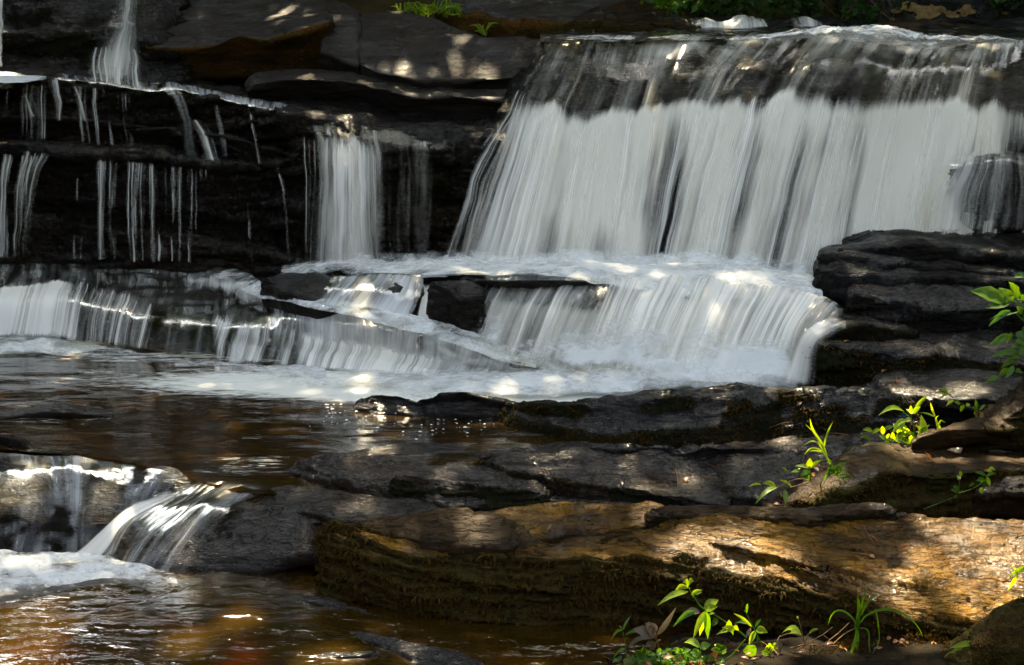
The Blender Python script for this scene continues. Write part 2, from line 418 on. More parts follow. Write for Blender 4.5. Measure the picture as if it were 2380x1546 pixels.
# ------------------------------------------------------------------ rock, water and plant builders
ROCKS = {}
def rock(label, mat, st, name='rock', seed=None, big=0.03, mid=0.014, fine=0.005, strata=0.02, layer=0.05, terr=0.35, dip=-0.10,
         rnd=1.1, res=1.0, moss=0.0, moss_hi=0.45, deep=None, cap=0.05, key=None, group=None, cat='rock', base=None, thing=True, crackx=None):
    """Closed lofted rock. st: cross-sections left to right, each from the back of the top over the lip and down the face."""
    seed = seed if seed is not None else len(ROCKS) * 13 + 5
    C = np.array([line(*s) if not isinstance(s, list) else [W(*p) for p in s] for s in st])
    K = C.shape[1]
    zb = C[:, -1, 2] - 0.10 if base is None else np.full(len(C), base)
    yb = np.maximum(C[:, 0, 1], C[:, -1, 1] + 0.15) + 0.04
    under = C[:, -1].copy(); under[:, 2] = np.minimum(zb, under[:, 2] - 0.03); under[:, 1] += 0.03
    back = np.stack([C[:, 0, 0], yb, np.minimum(zb, C[:, 0, 2] - 0.05)], -1)
    ring = np.concatenate([C, under[:, None], back[:, None], C[:, :1]], 1)
    cen = ring[:, :-1].mean(1, keepdims=True)
    ax = ring[0].mean(0) - ring[1].mean(0); ax /= np.linalg.norm(ax) + 1e-9
    bx = ring[-1].mean(0) - ring[-2].mean(0); bx /= np.linalg.norm(bx) + 1e-9
    r0 = cen[0] + (ring[0] - cen[0]) * 0.9 + ax * cap; r00 = cen[0] + (ring[0] - cen[0]) * 0.55 + ax * cap * 1.5
    r1 = cen[-1] + (ring[-1] - cen[-1]) * 0.9 + bx * cap; r11 = cen[-1] + (ring[-1] - cen[-1]) * 0.55 + bx * cap * 1.5
    ring = np.concatenate([r00[None], r0[None], ring, r1[None], r11[None]], 0)
    Ym = ring[..., 1].mean()
    stp = 0.0017 * Ym / res
    lu = np.linalg.norm(np.diff(ring[:, 1], axis=0), axis=-1).sum()
    wts = [1.0] * (K - 1) + [0.3, 0.18, 0.18]
    lv = (np.linalg.norm(np.diff(ring, axis=1), axis=-1).mean(0) * wts).sum()
    nu, nv = int(np.clip(lu / stp, 24, 420)), int(np.clip(lv / stp, 24, 220))
    P = resample(ring, nu, 0)
    P = gsm(P, 0, nu / len(ring) * 0.2)
    P = resample(P, nv + 1, 1, wts)[:, :-1]
    P = warp(gsm(P, 1, rnd, True))
    N = grid_normals(P, True)
    if (N * (P - P.mean(1, keepdims=True))).sum() < 0: N = -N
    p, n = P.reshape(-1, 3), N.reshape(-1, 3)
    steep = 1 - np.abs(n[:, 2])
    warp_ = fbm(p * 1.4, 3, seed)
    Lc = (p[:, 2] + dip * p[:, 0] * 1.0 + 0.03 * p[:, 1] + 0.05 * warp_) / layer
    Lf = np.floor(Lc); Ls = Lf + sstep(0.3, 0.75, Lc - Lf)
    d = big * fbm(p * 2.0, 3, seed + 1) + mid * fbm(p * np.array([6, 6, 9.0]), 4, seed + 2) + fine * fbm(p * 26, 3, seed + 3)
    lay = vnoise(np.stack([p[:, 0] * 1.7, p[:, 1] * 1.7, Ls * 7.3], -1), seed + 4) + 0.5 * vnoise(np.stack([p[:, 0] * 5, p[:, 1] * 5, Ls * 3.1], -1), seed + 5)
    blk = fbm(np.stack([p[:, 0] * 3.2 + Ls * 0.6, p[:, 1] * 3.2, Ls * 0.7], -1), 2, seed + 6)
    fac = cells(np.stack([(p[:, 0] + .12 * warp_ * 1.0) * 3.4, p[:, 1] * 3.4, (p[:, 2] + dip * p[:, 0]) / layer * .8], -1), seed + 40) + .5 * cells(np.stack([p[:, 0] * 8, p[:, 1] * 8, (p[:, 2] + dip * p[:, 0]) / layer * 1.5], -1) + warp_[:, None] * .6, seed + 41)
    d = d + strata * 0.55 * fac * np.clip(steep * 1.6, 0.05, 1)
    d = d + strata * (lay * 0.7 + 0.5 * sstep(-0.1, 0.15, blk)) * np.clip(steep * 1.5, 0.1, 1)
    q = p + n * d[:, None]
    # thin slabs weathered into steps on the top
    q[:, 2] += terr * (Ls - Lc) * layer * np.clip(1.3 - steep * 2, 0, 1)
    q[:, 2] += 0.30 * layer * terr * fac * np.clip(1.3 - steep * 2, 0, 1)
    q[:, 2] += 0.35 * mid * fbm(p * np.array([3.0, 9.0, 3.0]), 4, seed + 9) * (n[:, 2] > 0.5)
    P = q.reshape(P.shape)
    N2 = grid_normals(P, True)
    if (N2 * N).sum() < 0: N2 = -N2
    nz = N2[..., 2].ravel()
    m = np.zeros(len(q))
    if moss > 0:
        m = moss * sstep(0.75, moss_hi, gsm(gsm(N2[..., 2], 0, 2), 1, 2, True).ravel()) + 0.35 * fbm(q * 3.5, 3, seed + 20)
        m += -0.25 + 0.25 * sstep(0.2, 0.8, moss)
        if moss >= 2: m = 0.85 + 0.5 * fbm(q * 4.0, 3, seed + 20)
    F = grid_faces(nu, nv, True)
    V = np.concatenate([q, P[0].mean(0)[None], P[-1].mean(0)[None]])
    a0, a1 = len(q), len(q) + 1
    j = np.arange(nv); j2 = (j + 1) % nv
    T = np.concatenate([np.stack([np.full(nv, a0), j, j2], -1), np.stack([np.full(nv, a1), (nu - 1) * nv + j2, (nu - 1) * nv + j], -1)])
    o = mesh_from(name, V, [F, T], M[mat], attrs={'moss': np.concatenate([m, [0, 0]])})
    if thing: tag(o, label, cat, group)
    ROCKS[key or name + str(len(ROCKS))] = dict(o=o, P=P, N=N2, nu=nu, nv=nv, moss=m.reshape(nu, nv))
    return o

def moss_on(key, n, length=0.03, w=0.005, mat='moss', thr=0.35, nzmax=0.6, hang=1.0, vmax=1.0, seed=1, xr=None, zr=None, name='moss'):
    """Hanging moss strands rooted on the mossy part of a rock; a child of that rock."""
    R = ROCKS[key]; r = np.random.default_rng(seed)
    P, N, m = R['P'].reshape(-1, 3), R['N'].reshape(-1, 3), R['moss'].ravel()
    ok = (m > thr) & (N[:, 2] < nzmax) & (N[:, 1] < 0.35) & (N[:, 2] > -0.7)
    if xr: ok &= (P[:, 0] > xr[0]) & (P[:, 0] < xr[1])
    if zr: ok &= (P[:, 2] > zr[0]) & (P[:, 2] < zr[1])
    idx = np.nonzero(ok)[0]
    if len(idx) == 0: return
    # clumpy choice
    cl = sstep(-0.25, 0.35, fbm(P[idx] * np.array([9, 9, 5.0]), 3, seed + 3)) + 0.08
    idx = r.choice(idx, n, p=cl / cl.sum())
    p0 = P[idx] + r.normal(0, 0.004, (n, 3)); nn = N[idx]
    L = length * r.uniform(0.4, 1.3, n)[:, None]
    side = np.cross(nn, [0, 0, 1.0]); side /= np.linalg.norm(side, axis=1, keepdims=True) + 1e-6
    rot = r.normal(0, 0.6, n)[:, None]
    out = nn * 0.55 + side * rot + r.normal(0, 0.25, (n, 3))
    dirs = out * (1.0 - 0.5 * hang) + np.array([0, 0, -1.0]) * hang
    p1 = p0 + L * 0.5 * (out * 0.8 + dirs * 0.2); p2 = p0 + L * (out * 0.35 + dirs * 0.75)
    ww = (w * r.uniform(0.5, 1.4, n))[:, None] * side
    V = np.stack([p0 - ww, p0 + ww, p1 - ww * 0.8, p1 + ww * 0.8, p2], 1).reshape(-1, 3)
    b = np.arange(n)[:, None] * 5
    Q = b + np.array([[0, 1, 3, 2]]); T = b + np.array([[2, 3, 4]])
    tone = np.repeat(r.uniform(0, 1, n), 5)
    o = mesh_from(name, V, [Q, T], M[mat], parent=R['o'], attrs={'tone': tone}, smooth=False)
    o['kind'] = 'stuff'
    return o

def sheet_grid(st, dens, res=1.0, amp_u=0.012, amp_v=0.0, freq_u=9.0, seed=0, off=0.0, smooth_v=2.5, wave=0.0, wk=1.0):
    C = np.array([[W(*p) for p in s] for s in st]); D = np.array(dens, float)
    if D.ndim == 1: D = np.tile(D, (len(C), 1))
    A = np.concatenate([C, D[..., None]], -1)
    Ym = C[..., 1].mean(); stp = 0.0018 * Ym / res
    lu = np.linalg.norm(np.diff(C.mean(1), axis=0), axis=-1).sum(); lv = np.linalg.norm(np.diff(C.mean(0), axis=0), axis=-1).sum()
    nu, nv = int(np.clip(lu / stp, 16, 500)), int(np.clip(lv / stp, 16, 260))
    A = resample(A, nu, 0); A = gsm(A, 0, nu / len(C) * 0.3)
    A = resample(A, nv, 1); A = gsm(A, 1, smooth_v)
    P, Dn = warp(A[..., :3], wk), A[..., 3].copy()
    N = grid_normals(P, False)
    s = N[..., 1].mean() - N[..., 2].mean()
    if s > 0: N = -N
    U = np.concatenate([[0], np.cumsum(np.linalg.norm(np.diff(P.mean(1), axis=0), axis=-1))])[:, None] * np.ones((1, nv))
    Vv = np.concatenate([[0], np.cumsum(np.linalg.norm(np.diff(P.mean(0), axis=0), axis=-1))])[None, :] * np.ones((nu, 1))
    q = np.stack([U.ravel() * freq_u, Vv.ravel() * 0.7, np.full(U.size, seed * 3.3)], -1)
    f1 = fbm(q, 3, seed)
    d = amp_u * f1 + off
    if wave: d = d + wave * fbm(np.stack([U.ravel() * 7, Vv.ravel() * 7, np.full(U.size, seed + .5)], -1), 4, seed + 7)
    d = d.reshape(nu, nv)
    ramp_in = np.clip(Vv / (Vv.max() * 0.25 + 1e-6), 0.25, 1)
    P = P + N * (d * ramp_in)[..., None]
    return P, N, Dn, U, Vv, nu, nv

def sheet(parent, st, dens, mat='fall', name='water_sheet', mod=None, edge=(0.06, 0.06, 0.04, 0.04), **kw):
    """A sheet of moving water hung on flow lines; 'dens' says how white (aerated) it is."""
    P, N, D, U, V, nu, nv = sheet_grid(st, dens, **kw)
    un, vn = U / U.max(), V / V.max()
    if mod is not None: D = mod(D, un, vn, P, U, V)
    e = 1.0
    for x, k in ((un, 0), (1 - un, 1), (vn, 2), (1 - vn, 3)):
        if edge[k] > 0: e = e * sstep(0, edge[k], x)
    D = np.clip(D, 0, 1.6) * e
    return mesh_from(name, P, grid_faces(nu, nv), M[mat], parent=parent, attrs={'dens': D}, uv=np.stack([U, V], -1))

def patch(name, st, mat, dens=None, amp=0.004, freq=(3, 10, 1), seed=3, res=1.0, parent=None, lump=0.0, lf=6.0, mod=None, smooth_v=1.0):
    """A flat or lumpy surface (pool, foam) between back and front points."""
    C = np.array([[W(*p) for p in s] for s in st])
    D = np.zeros(C.shape[:2]) if dens is None else np.array(dens, float)
    if D.ndim == 1: D = np.tile(D, (len(C), 1))
    A = np.concatenate([C, D[..., None]], -1)
    Ym = C[..., 1].mean(); stp = 0.0022 * Ym / res
    lu = np.linalg.norm(np.diff(C.mean(1), axis=0), axis=-1).sum(); lv = np.linalg.norm(np.diff(C.mean(0), axis=0), axis=-1).sum()
    nu, nv = int(np.clip(lu / stp, 16, 500)), int(np.clip(lv / stp, 12, 300))
    A = resample(A, nu, 0); A = gsm(A, 0, nu / len(C) * 0.25)
    A = resample(A, nv, 1); A = gsm(A, 1, smooth_v)
    if mat == 'foam': A[..., :3] = warp(A[..., :3])
    P, Dn = A[..., :3].reshape(-1, 3).copy(), A[..., 3].ravel().copy()
    q = P * np.array([1, 1, 0.3])
    P[:, 2] += amp * fbm(q * np.array(freq), 4, seed)
    if lump:
        l = fbm(q * lf, 5, seed + 5, 0.55)
        P[:, 2] += lump * (np.abs(l) * 1.6) * np.clip(Dn, 0.15, 1)
    un = (np.repeat(np.linspace(0, 1, nu), nv)); vn = np.tile(np.linspace(0, 1, nv), nu)
    if mod is not None: Dn = mod(Dn, un, vn, P)
    return mesh_from(name, P, grid_faces(nu, nv), M[mat], parent=parent, attrs={'dens': np.clip(Dn, 0, 1.6)})

def noise_at(P, s, seed): 
    sh = P.shape[:-1]
    return fbm(P.reshape(-1, 3) * s, 4, seed).reshape(sh)

# plants
def tube_path(pts, r0, r1, sides=6):
    pts = np.asarray(pts, float); n = len(pts)
    T = np.gradient(pts, axis=0); T /= np.linalg.norm(T, axis=1, keepdims=True) + 1e-9
    ref = np.array([0.3, 1.0, 0.2]); A = np.cross(T, ref); A /= np.linalg.norm(A, axis=1, keepdims=True) + 1e-9; B = np.cross(T, A)
    r = np.linspace(r0, r1, n)[:, None, None]; th = np.linspace(0, 2 * np.pi, sides, endpoint=False)[None, :, None]
    V = pts[:, None] + r * (np.cos(th) * A[:, None] + np.sin(th) * B[:, None])
    return V.reshape(-1, 3), grid_faces(n, sides, True)

def smooth_path(pts, n=14):
    pts = np.asarray(pts, float)
    if len(pts) < 3: return resample(pts, n, 0)
    q = resample(pts, n * 3, 0); q2 = gsm(q, 0, n * 0.28); w = np.ones(len(q)); w[[0, -1]] = 0
    f = np.minimum(np.linspace(0, 6, len(q)), np.linspace(6, 0, len(q))).clip(0, 1)[:, None]
    return (q * (1 - f) + q2 * f)[::3] if True else q

def leaf_geo(b, t, w, droop=0.15, face=None, fold=0.25, shape=0.0, r=rng, bend=None):
    """A lance-shaped leaf from b to t, w metres wide, folded a little along its midrib."""
    b, t = np.asarray(b, float), np.asarray(t, float); L = np.linalg.norm(t - b) + 1e-6
    ax = (t - b) / L
    face = np.array([r.normal(0, .25), -0.75, 0.65]) if face is None else np.asarray(face, float)
    nrm = face - ax * (face @ ax); nrm /= np.linalg.norm(nrm) + 1e-9
    sd = np.cross(ax, nrm)
    k = np.linspace(0, 1, 9)
    prof = np.sin(np.pi * k ** (0.75 if shape == 0 else 0.6)) ** (1.0 if shape == 0 else 0.75); prof[0] = prof[-1] = 0.02
    c = b + ax * (k * L)[:, None] + np.array([0, 0, 1.0]) * (droop * L * np.sin(np.pi * k))[:, None]
    wv = 0.06 * w * np.sin(k * 19 + r.uniform(0, 6)) * prof
    h = (0.5 * w * prof)[:, None]
    V = np.stack([c + sd * h + nrm * (fold * h + wv[:, None]), c, c - sd * h + nrm * (fold * h - wv[:, None])], 1).reshape(-1, 3)
    return V, grid_faces(9, 3)

def join(parts):
    Vs, Fs, off = [], [], 0; tone = []
    for V, F, tn in parts:
        Vs.append(V); Fs.append(np.asarray(F) + off); off += len(V); tone.append(np.full(len(V), tn))
    return np.concatenate(Vs), Fs, np.concatenate(tone)

def plant(name, label, cat, conv, Y, stems=(), leaves=(), blades=(), mat='lit', stem_mat='green', sr=0.004, group=None, separate=False, jit=0.03, seed=0, spread=None):
    """A plant drawn from its own stems and leaves: conv turns view coordinates into frame coordinates; Y is its depth."""
    r = np.random.default_rng(seed + 100)
    def pt(x, y, dy=0.0):
        a, b = conv(x, y); return W(a, b, Y + dy)
    allp = [pt(*p) for s in stems for p in s[:1]] or [pt(*(blades[0][0])) if blades else pt(leaves[0][0], leaves[0][1])]
    root = empty(name, min(allp, key=lambda v: v[2])); tag(root, label, cat, group)
    depth = {}
    if stems:
        g = []
        for s in stems:
            P_ = smooth_path([pt(*p) for p in s], 12)
            g.append((*tube_path(P_, sr, sr * 0.55), 0.5))
        V, F, tn = join(g); mesh_from('stem', V, F, M[stem_mat], parent=root, attrs={'tone': tn})
    if blades:
        g = []
        for bl in blades:
            pts = smooth_path([pt(x, y, (i / max(1, len(bl[0:-1]) - 1)) * r.normal(0, jit)) for i, (x, y) in enumerate(bl[:-1])], 14)
            w = bl[-1] * np.sin(np.pi * np.linspace(0.12, 1, len(pts)) ** 0.8).clip(0.04) * 0.5
            T = np.gradient(pts, axis=0); S = np.cross(T, np.array([r.normal(0, .3), -1.0, 0.4])); S /= np.linalg.norm(S, axis=1, keepdims=True) + 1e-9
            nn = np.cross(S, T); nn /= np.linalg.norm(nn, axis=1, keepdims=True) + 1e-9
            V = np.stack([pts - S * w[:, None] + nn * w[:, None] * .3, pts, pts + S * w[:, None] + nn * w[:, None] * .3], 1).reshape(-1, 3)
            g.append((V, grid_faces(len(pts), 3), r.uniform(0, 1)))
        V, F, tn = join(g); mesh_from('blades', V, F, M[mat], parent=root, attrs={'tone': tn})
    if leaves:
        g = []
        for lf in leaves:
            bx, by, tx, ty, w = lf[:5]; dr = lf[5] if len(lf) > 5 else 0.08; mt = lf[6] if len(lf) > 6 else mat
            d1 = r.normal(0, jit)
            b, t = pt(bx, by, 0), pt(tx, ty, d1)
            V, F = leaf_geo(b, t, w, dr, r=r, shape=1.0 if w > 0.6 * np.linalg.norm(t - b) else 0.0)
            if separate: mesh_from('leaf', V, F, M[mt], parent=root, attrs={'tone': np.full(len(V), r.uniform(0, 1))})
            else: g.append((V, F, r.uniform(0, 1)))
        if g:
            V, F, tn = join(g); mesh_from('foliage', V, F, M[mat], parent=root, attrs={'tone': tn})
    return root

def leaf_cloud(c, size, r, face=None):
    """Many small rhombic leaves at the points c."""
    n = len(c)
    a = r.normal(0, 1, (n, 3)); a /= np.linalg.norm(a, axis=1, keepdims=True)
    b = r.normal(0, 1, (n, 3)); b -= a * (a * b).sum(1, keepdims=True); b /= np.linalg.norm(b, axis=1, keepdims=True)
    s = (size * r.uniform(0.6, 1.3, n))[:, None]
    V = np.stack([c - a * s * .55, c + b * s * .28, c + a * s * .55, c - b * s * .28], 1).reshape(-1, 3)
    return V, np.arange(4 * n).reshape(-1, 4)
# ------------------------------------------------------------------ ground and bed rock
def ground_z(x, y):
    z = np.full(x.shape, -0.75)
    z += 1.6 * sstep(4.3, 2.6, y)
    z += 2.25 * sstep(10.75, 11.2, y)
    z += 0.5 * np.clip(y - 12.0, 0, 14)
    ax = np.clip(np.abs(x) - 4.4, 0, 12)
    z += 0.55 * ax * sstep(20, 9, y)
    e = np.clip(np.maximum(x - (0.40 * y + 0.12), -x - (0.42 * y + 0.15)), 0, 12) * sstep(3.6, 4.6, y)
    z += (1.3 * sstep(0, .35, e) + .35 * e) * sstep(14, 10, y)
    return z
gx = np.unique(np.concatenate([np.linspace(-8, 8, 120), np.geomspace(8, 420, 26), -np.geomspace(8, 420, 26)]))
gy = np.unique(np.concatenate([np.linspace(1, 16, 140), np.geomspace(16, 420, 26), -np.geomspace(0.5, 420, 26) + 1]))
GX, GY = np.meshgrid(gx, gy, indexing='ij')
GZ = ground_z(GX, GY)
gp = np.stack([GX, GY, GZ], -1).reshape(-1, 3)
gp[:, 2] += 0.06 * fbm(gp * 0.9, 4, 2) * (1 + 0.02 * np.hypot(gp[:, 0], gp[:, 1]))
tag(mesh_from('ground', gp, grid_faces(len(gx), len(gy)), M['ground'], origin=np.zeros(3)), kind='structure')
patch('stream_bed', [[(-320, 640, -.2), (-320, 1900, -.42)], [(700, 640, -.2), (700, 1900, -.42)], [(1500, 800, -.2), (1500, 1900, -.42)], [(2500, 900, -.15), (2500, 1900, -.4)]], 'bed', amp=0.05, freq=(3, 3, 1), seed=8)['kind'] = 'structure'
patch('bed_rock', [[(690, 1070, -.01), (690, 1215, -.03)], [(1200, 1000, .0), (1200, 1255, -.01)], [(1700, 985, .03), (1700, 1275, .02)], [(2100, 950, .04), (2100, 1330, .02)], [(2520, 900, .04), (2520, 1380, .02)]], 'plate', amp=0.03, freq=(3, 8, 1), seed=18)['kind'] = 'structure'
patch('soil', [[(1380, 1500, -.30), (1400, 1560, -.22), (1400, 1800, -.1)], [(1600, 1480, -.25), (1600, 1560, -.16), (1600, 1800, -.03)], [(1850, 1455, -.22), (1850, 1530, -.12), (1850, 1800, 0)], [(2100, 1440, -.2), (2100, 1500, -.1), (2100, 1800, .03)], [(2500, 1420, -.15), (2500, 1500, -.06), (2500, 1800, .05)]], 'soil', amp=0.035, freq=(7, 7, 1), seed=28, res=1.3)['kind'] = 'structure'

# ------------------------------------------------------------------ upper left rocks
rock('black wet rock wall in the upper left corner behind the splashing trickle', 'umber', [
    (-160, -70, 11.4, -20, 10.9, 100, 10.6, 118, 10.75, 190, 10.5, 270, 10.5), (0, -70, 11.4, -20, 10.9, 95, 10.6, 118, 10.75, 190, 10.5, 270, 10.5),
    (130, -70, 11.4, -20, 10.9, 88, 10.6, 125, 10.72, 190, 10.45, 270, 10.5), (230, -70, 11.4, -25, 11.0, 85, 10.62, 125, 10.62, 200, 10.4, 270, 10.4),
    (330, -70, 11.4, -20, 11.0, 100, 10.6, 130, 10.65, 200, 10.4, 270, 10.4), (400, -60, 11.5, -10, 11.1, 120, 10.6, 145, 10.7, 205, 10.4, 270, 10.4)],
    big=.06, mid=.03, fine=.009, strata=.05, moss=.55, moss_hi=.3, key='wall')
rock('big dry grey slab with dappled sun and a rusty undercut lip, upper left', 'grey', [
    (335, -40, 12.0, 0, 11.3, 112, 10.55, 130, 10.62, 160, 10.7), (430, -40, 12.0, 0, 11.3, 112, 10.5, 132, 10.6, 165, 10.75), (490, -45, 12.1, -10, 11.3, 106, 10.45, 122, 10.55, 165, 10.8),
    (545, -45, 12.1, -10, 11.4, 80, 10.5, 105, 10.62, 160, 10.85), (610, -50, 12.2, -10, 11.4, 94, 10.4, 112, 10.55, 158, 10.85), (690, -50, 12.2, -10, 11.4, 82, 10.35, 100, 10.6, 150, 10.8), (757, -40, 12.2, 0, 11.4, 58, 10.4, 100, 10.6, 145, 10.75)],
    big=.025, mid=.012, strata=.012, terr=.15, moss=.75, moss_hi=.1, key='slab_a', rnd=1.0, cap=.03)
rock('narrow grey rock wedge between the rusty undercut and the dark upright crack', 'grey', [
    (748, -5, 11.6, 40, 10.9, 118, 10.38, 140, 10.5), (780, 0, 11.5, 40, 10.8, 132, 10.32, 150, 10.45), (815, 8, 11.3, 40, 10.8, 150, 10.2, 165, 10.35), (832, 14, 11.2, 60, 10.7, 152, 10.2, 168, 10.3)],
    big=.02, mid=.012, strata=.01, terr=.1, cap=.015)
rock('smooth grey sloping slab with a wet silvery right end beside the main fall', 'grey', [
    (838, 18, 11.2, 60, 10.75, 152, 10.14, 168, 10.24), (925, 18, 11.2, 60, 10.75, 176, 10.0, 190, 10.1), (1000, 40, 10.9, 80, 10.5, 192, 9.92, 208, 10.05), (1060, 62, 10.7, 100, 10.3, 196, 9.85, 212, 10.0),
    (1150, 84, 10.3, 110, 10.05, 190, 9.75, 206, 9.9), (1215, 90, 10.1, 110, 9.95, 178, 9.7, 200, 9.8), (1248, 93, 9.95, 100, 9.85, 118, 9.75, 190, 9.75)],
    big=.03, mid=.010, strata=.008, terr=.12, cap=.02, key='slab_b', rnd=1.2)
rock('thin pale schist plank lying under the grey slabs above the black recess', 'grey', [
    (585, 165, 10.5, 198, 10.05, 206, 10.15, 240, 10.5), (660, 158, 10.5, 190, 10.0, 202, 10.12, 245, 10.5), (715, 152, 10.4, 192, 9.98, 204, 10.1, 250, 10.5), (790, 160, 10.35, 188, 9.95, 206, 10.1, 260, 10.5),
    (880, 172, 10.25, 208, 9.88, 222, 10.0, 275, 10.4), (1000, 200, 10.05, 230, 9.8, 243, 9.95, 300, 10.2), (1110, 212, 9.9, 236, 9.7, 250, 9.85, 305, 10.1), (1195, 205, 9.75, 240, 9.6, 256, 9.75, 310, 9.8)],
    big=.02, mid=.012, strata=.015, terr=.25, cap=.03, rnd=1.0)
rock('long black ledge with a wet upper rim, behind the small waterfall on the left', 'umber', [
    (-170, 140, 10.9, 178, 10.35, 195, 10.36, 320, 10.42, 430, 10.4), (0, 150, 10.9, 180, 10.35, 197, 10.36, 320, 10.42, 430, 10.4), (105, 150, 10.9, 180, 10.32, 197, 10.33, 320, 10.4, 430, 10.38),
    (190, 160, 10.9, 190, 10.3, 207, 10.31, 330, 10.38, 430, 10.36), (310, 168, 10.8, 200, 10.25, 216, 10.26, 330, 10.33, 440, 10.32), (380, 172, 10.8, 206, 10.2, 222, 10.21, 340, 10.28, 450, 10.28),
    (480, 192, 10.7, 226, 10.1, 244, 10.12, 350, 10.16, 470, 10.2), (560, 202, 10.6, 240, 10.0, 260, 10.0, 360, 10.05, 500, 10.1), (640, 220, 10.5, 258, 9.9, 285, 9.88, 380, 9.92, 560, 10.0), (690, 226, 10.45, 268, 9.85, 300, 9.8, 400, 9.85, 620, 9.9),
    (800, 230, 10.35, 268, 9.72, 318, 9.58, 420, 9.7, 630, 9.75), (880, 240, 10.3, 288, 9.66, 330, 9.55, 430, 9.62, 630, 9.65), (1000, 262, 10.1, 303, 9.56, 345, 9.46, 430, 9.5, 640, 9.5), (1110, 275, 9.9, 316, 9.42, 355, 9.35, 450, 9.35, 650, 9.35), (1190, 280, 9.7, 322, 9.3, 360, 9.2, 460, 9.2, 650, 9.2)],
    big=.04, mid=.02, fine=.008, strata=.07, layer=.07, terr=.3, moss=.5, moss_hi=.2, key='ledge_d', res=1.1)
rock('rounded black shelf jutting out under the long upper ledge, trickles falling off it', 'umber', [
    (-170, 318, 10.4, 335, 9.95, 350, 9.93, 375, 10.1, 520, 10.12), (0, 318, 10.4, 333, 9.95, 352, 9.92, 378, 10.1, 520, 10.12), (90, 320, 10.4, 335, 9.9, 358, 9.88, 385, 10.08, 530, 10.12), (250, 328, 10.4, 346, 9.9, 366, 9.88, 392, 10.08, 550, 10.1),
    (400, 345, 10.3, 362, 9.88, 380, 9.86, 402, 10.04, 570, 10.08), (520, 358, 10.2, 374, 9.88, 392, 9.86, 410, 10.0, 580, 10.05), (605, 372, 10.1, 384, 9.9, 396, 9.9, 410, 9.98, 590, 10.0)],
    big=.03, mid=.018, fine=.007, strata=.04, terr=.2, moss=.5, moss_hi=.3, key='ledge_f')
rock('lowest black step at the foot of the left rock wall', 'umber', [
    (-170, 470, 10.3, 488, 10.0, 500, 9.98, 640, 9.98), (0, 475, 10.3, 492, 10.0, 504, 9.98, 640, 9.98), (200, 498, 10.2, 516, 9.96, 530, 9.94, 650, 9.94), (400, 528, 10.15, 546, 9.9, 560, 9.88, 655, 9.88), (560, 550, 10.1, 566, 9.85, 580, 9.83, 655, 9.83), (730, 590, 9.95, 604, 9.75, 614, 9.73, 655, 9.73)],
    big=.03, mid=.02, strata=.04, terr=.2, key='ledge_g')
rock('thin wet stone rib on the dark face between two trickles, upper left', 'umber', [
    (480, 300, 10.2, 312, 9.95, 322, 10.02, 340, 10.1), (560, 310, 10.1, 326, 9.9, 336, 9.95, 352, 10.0), (640, 330, 10.0, 345, 9.82, 356, 9.86, 372, 9.9), (700, 352, 9.95, 366, 9.75, 378, 9.8, 392, 9.85)], strata=.02, big=.01, mid=.01)

rock('thin shelf of wet rock crossing the black wall just under its glowing left rim', 'umber', [
    (-160, 256, 10.5, 266, 10.2, 274, 10.22, 292, 10.36), (0, 256, 10.5, 267, 10.2, 275, 10.22, 292, 10.36), (120, 262, 10.5, 272, 10.18, 280, 10.2, 296, 10.34), (250, 272, 10.4, 282, 10.16, 290, 10.18, 304, 10.3), (330, 282, 10.35, 292, 10.18, 298, 10.2, 310, 10.28)], strata=.03, big=.015, mid=.012, layer=.03)
rock('narrow sloping shelf of wet rock right of the slim leaning trickle', 'umber', [
    (300, 288, 10.35, 298, 10.12, 306, 10.14, 322, 10.24), (400, 292, 10.3, 304, 10.06, 312, 10.08, 328, 10.18), (500, 318, 10.2, 330, 9.98, 338, 10.0, 352, 10.1), (600, 348, 10.1, 358, 9.9, 366, 9.92, 380, 10.0)], strata=.03, big=.015, mid=.012, layer=.03)
rock('lower shelf of black rock running under the thin trickles', 'umber', [
    (-160, 430, 10.2, 440, 9.98, 448, 10.0, 470, 10.08), (100, 436, 10.2, 446, 9.97, 454, 9.99, 474, 10.08), (300, 456, 10.2, 466, 9.95, 474, 9.97, 492, 10.05), (480, 480, 10.1, 490, 9.93, 498, 9.95, 514, 10.02)], strata=.03, big=.02, mid=.014, layer=.03)

# ------------------------------------------------------------------ rocks along the far bank
rock('tan flat rock with a dark mossy front on the far bank above the crest', 'grey', [
    (1030, -30, 12.4, 12, 11.4, 25, 11.35, 95, 11.4), (1110, -30, 12.4, 22, 11.3, 36, 11.2, 95, 11.3), (1200, -30, 12.4, 34, 11.2, 48, 11.15, 98, 11.2), (1300, -28, 12.4, 48, 11.1, 56, 11.1, 98, 11.15), (1400, -25, 12.4, 56, 11.1, 66, 11.08, 98, 11.1), (1490, -10, 12, 60, 11.1, 70, 11.08, 98, 11.1)],
    big=.05, mid=.02, moss=1.0, moss_hi=.2, key='bank_tan')
rock('humped brown mossy boulder on the far bank left of the upper cascade', 'brown', [
    (1325, 30, 11.6, 45, 11.25, 60, 11.05, 95, 11.0), (1400, 5, 11.7, 18, 11.3, 45, 11.02, 96, 11.0), (1470, -2, 11.7, 10, 11.3, 40, 11.0, 96, 10.95), (1540, 8, 11.7, 22, 11.3, 48, 11.0, 96, 10.95), (1620, 30, 11.6, 40, 11.25, 60, 11.0, 96, 10.95)],
    big=.06, mid=.03, moss=1.0, moss_hi=.4, key='bank_moss')
rock('low black wet stones at the water edge under the brown mossy boulder', 'slate', [
    (1480, 68, 11.0, 74, 10.9, 82, 10.8, 96, 10.8), (1540, 64, 11.0, 70, 10.85, 80, 10.75, 96, 10.75), (1610, 66, 11.0, 72, 10.85, 80, 10.8, 96, 10.8)], big=.03, mid=.02)
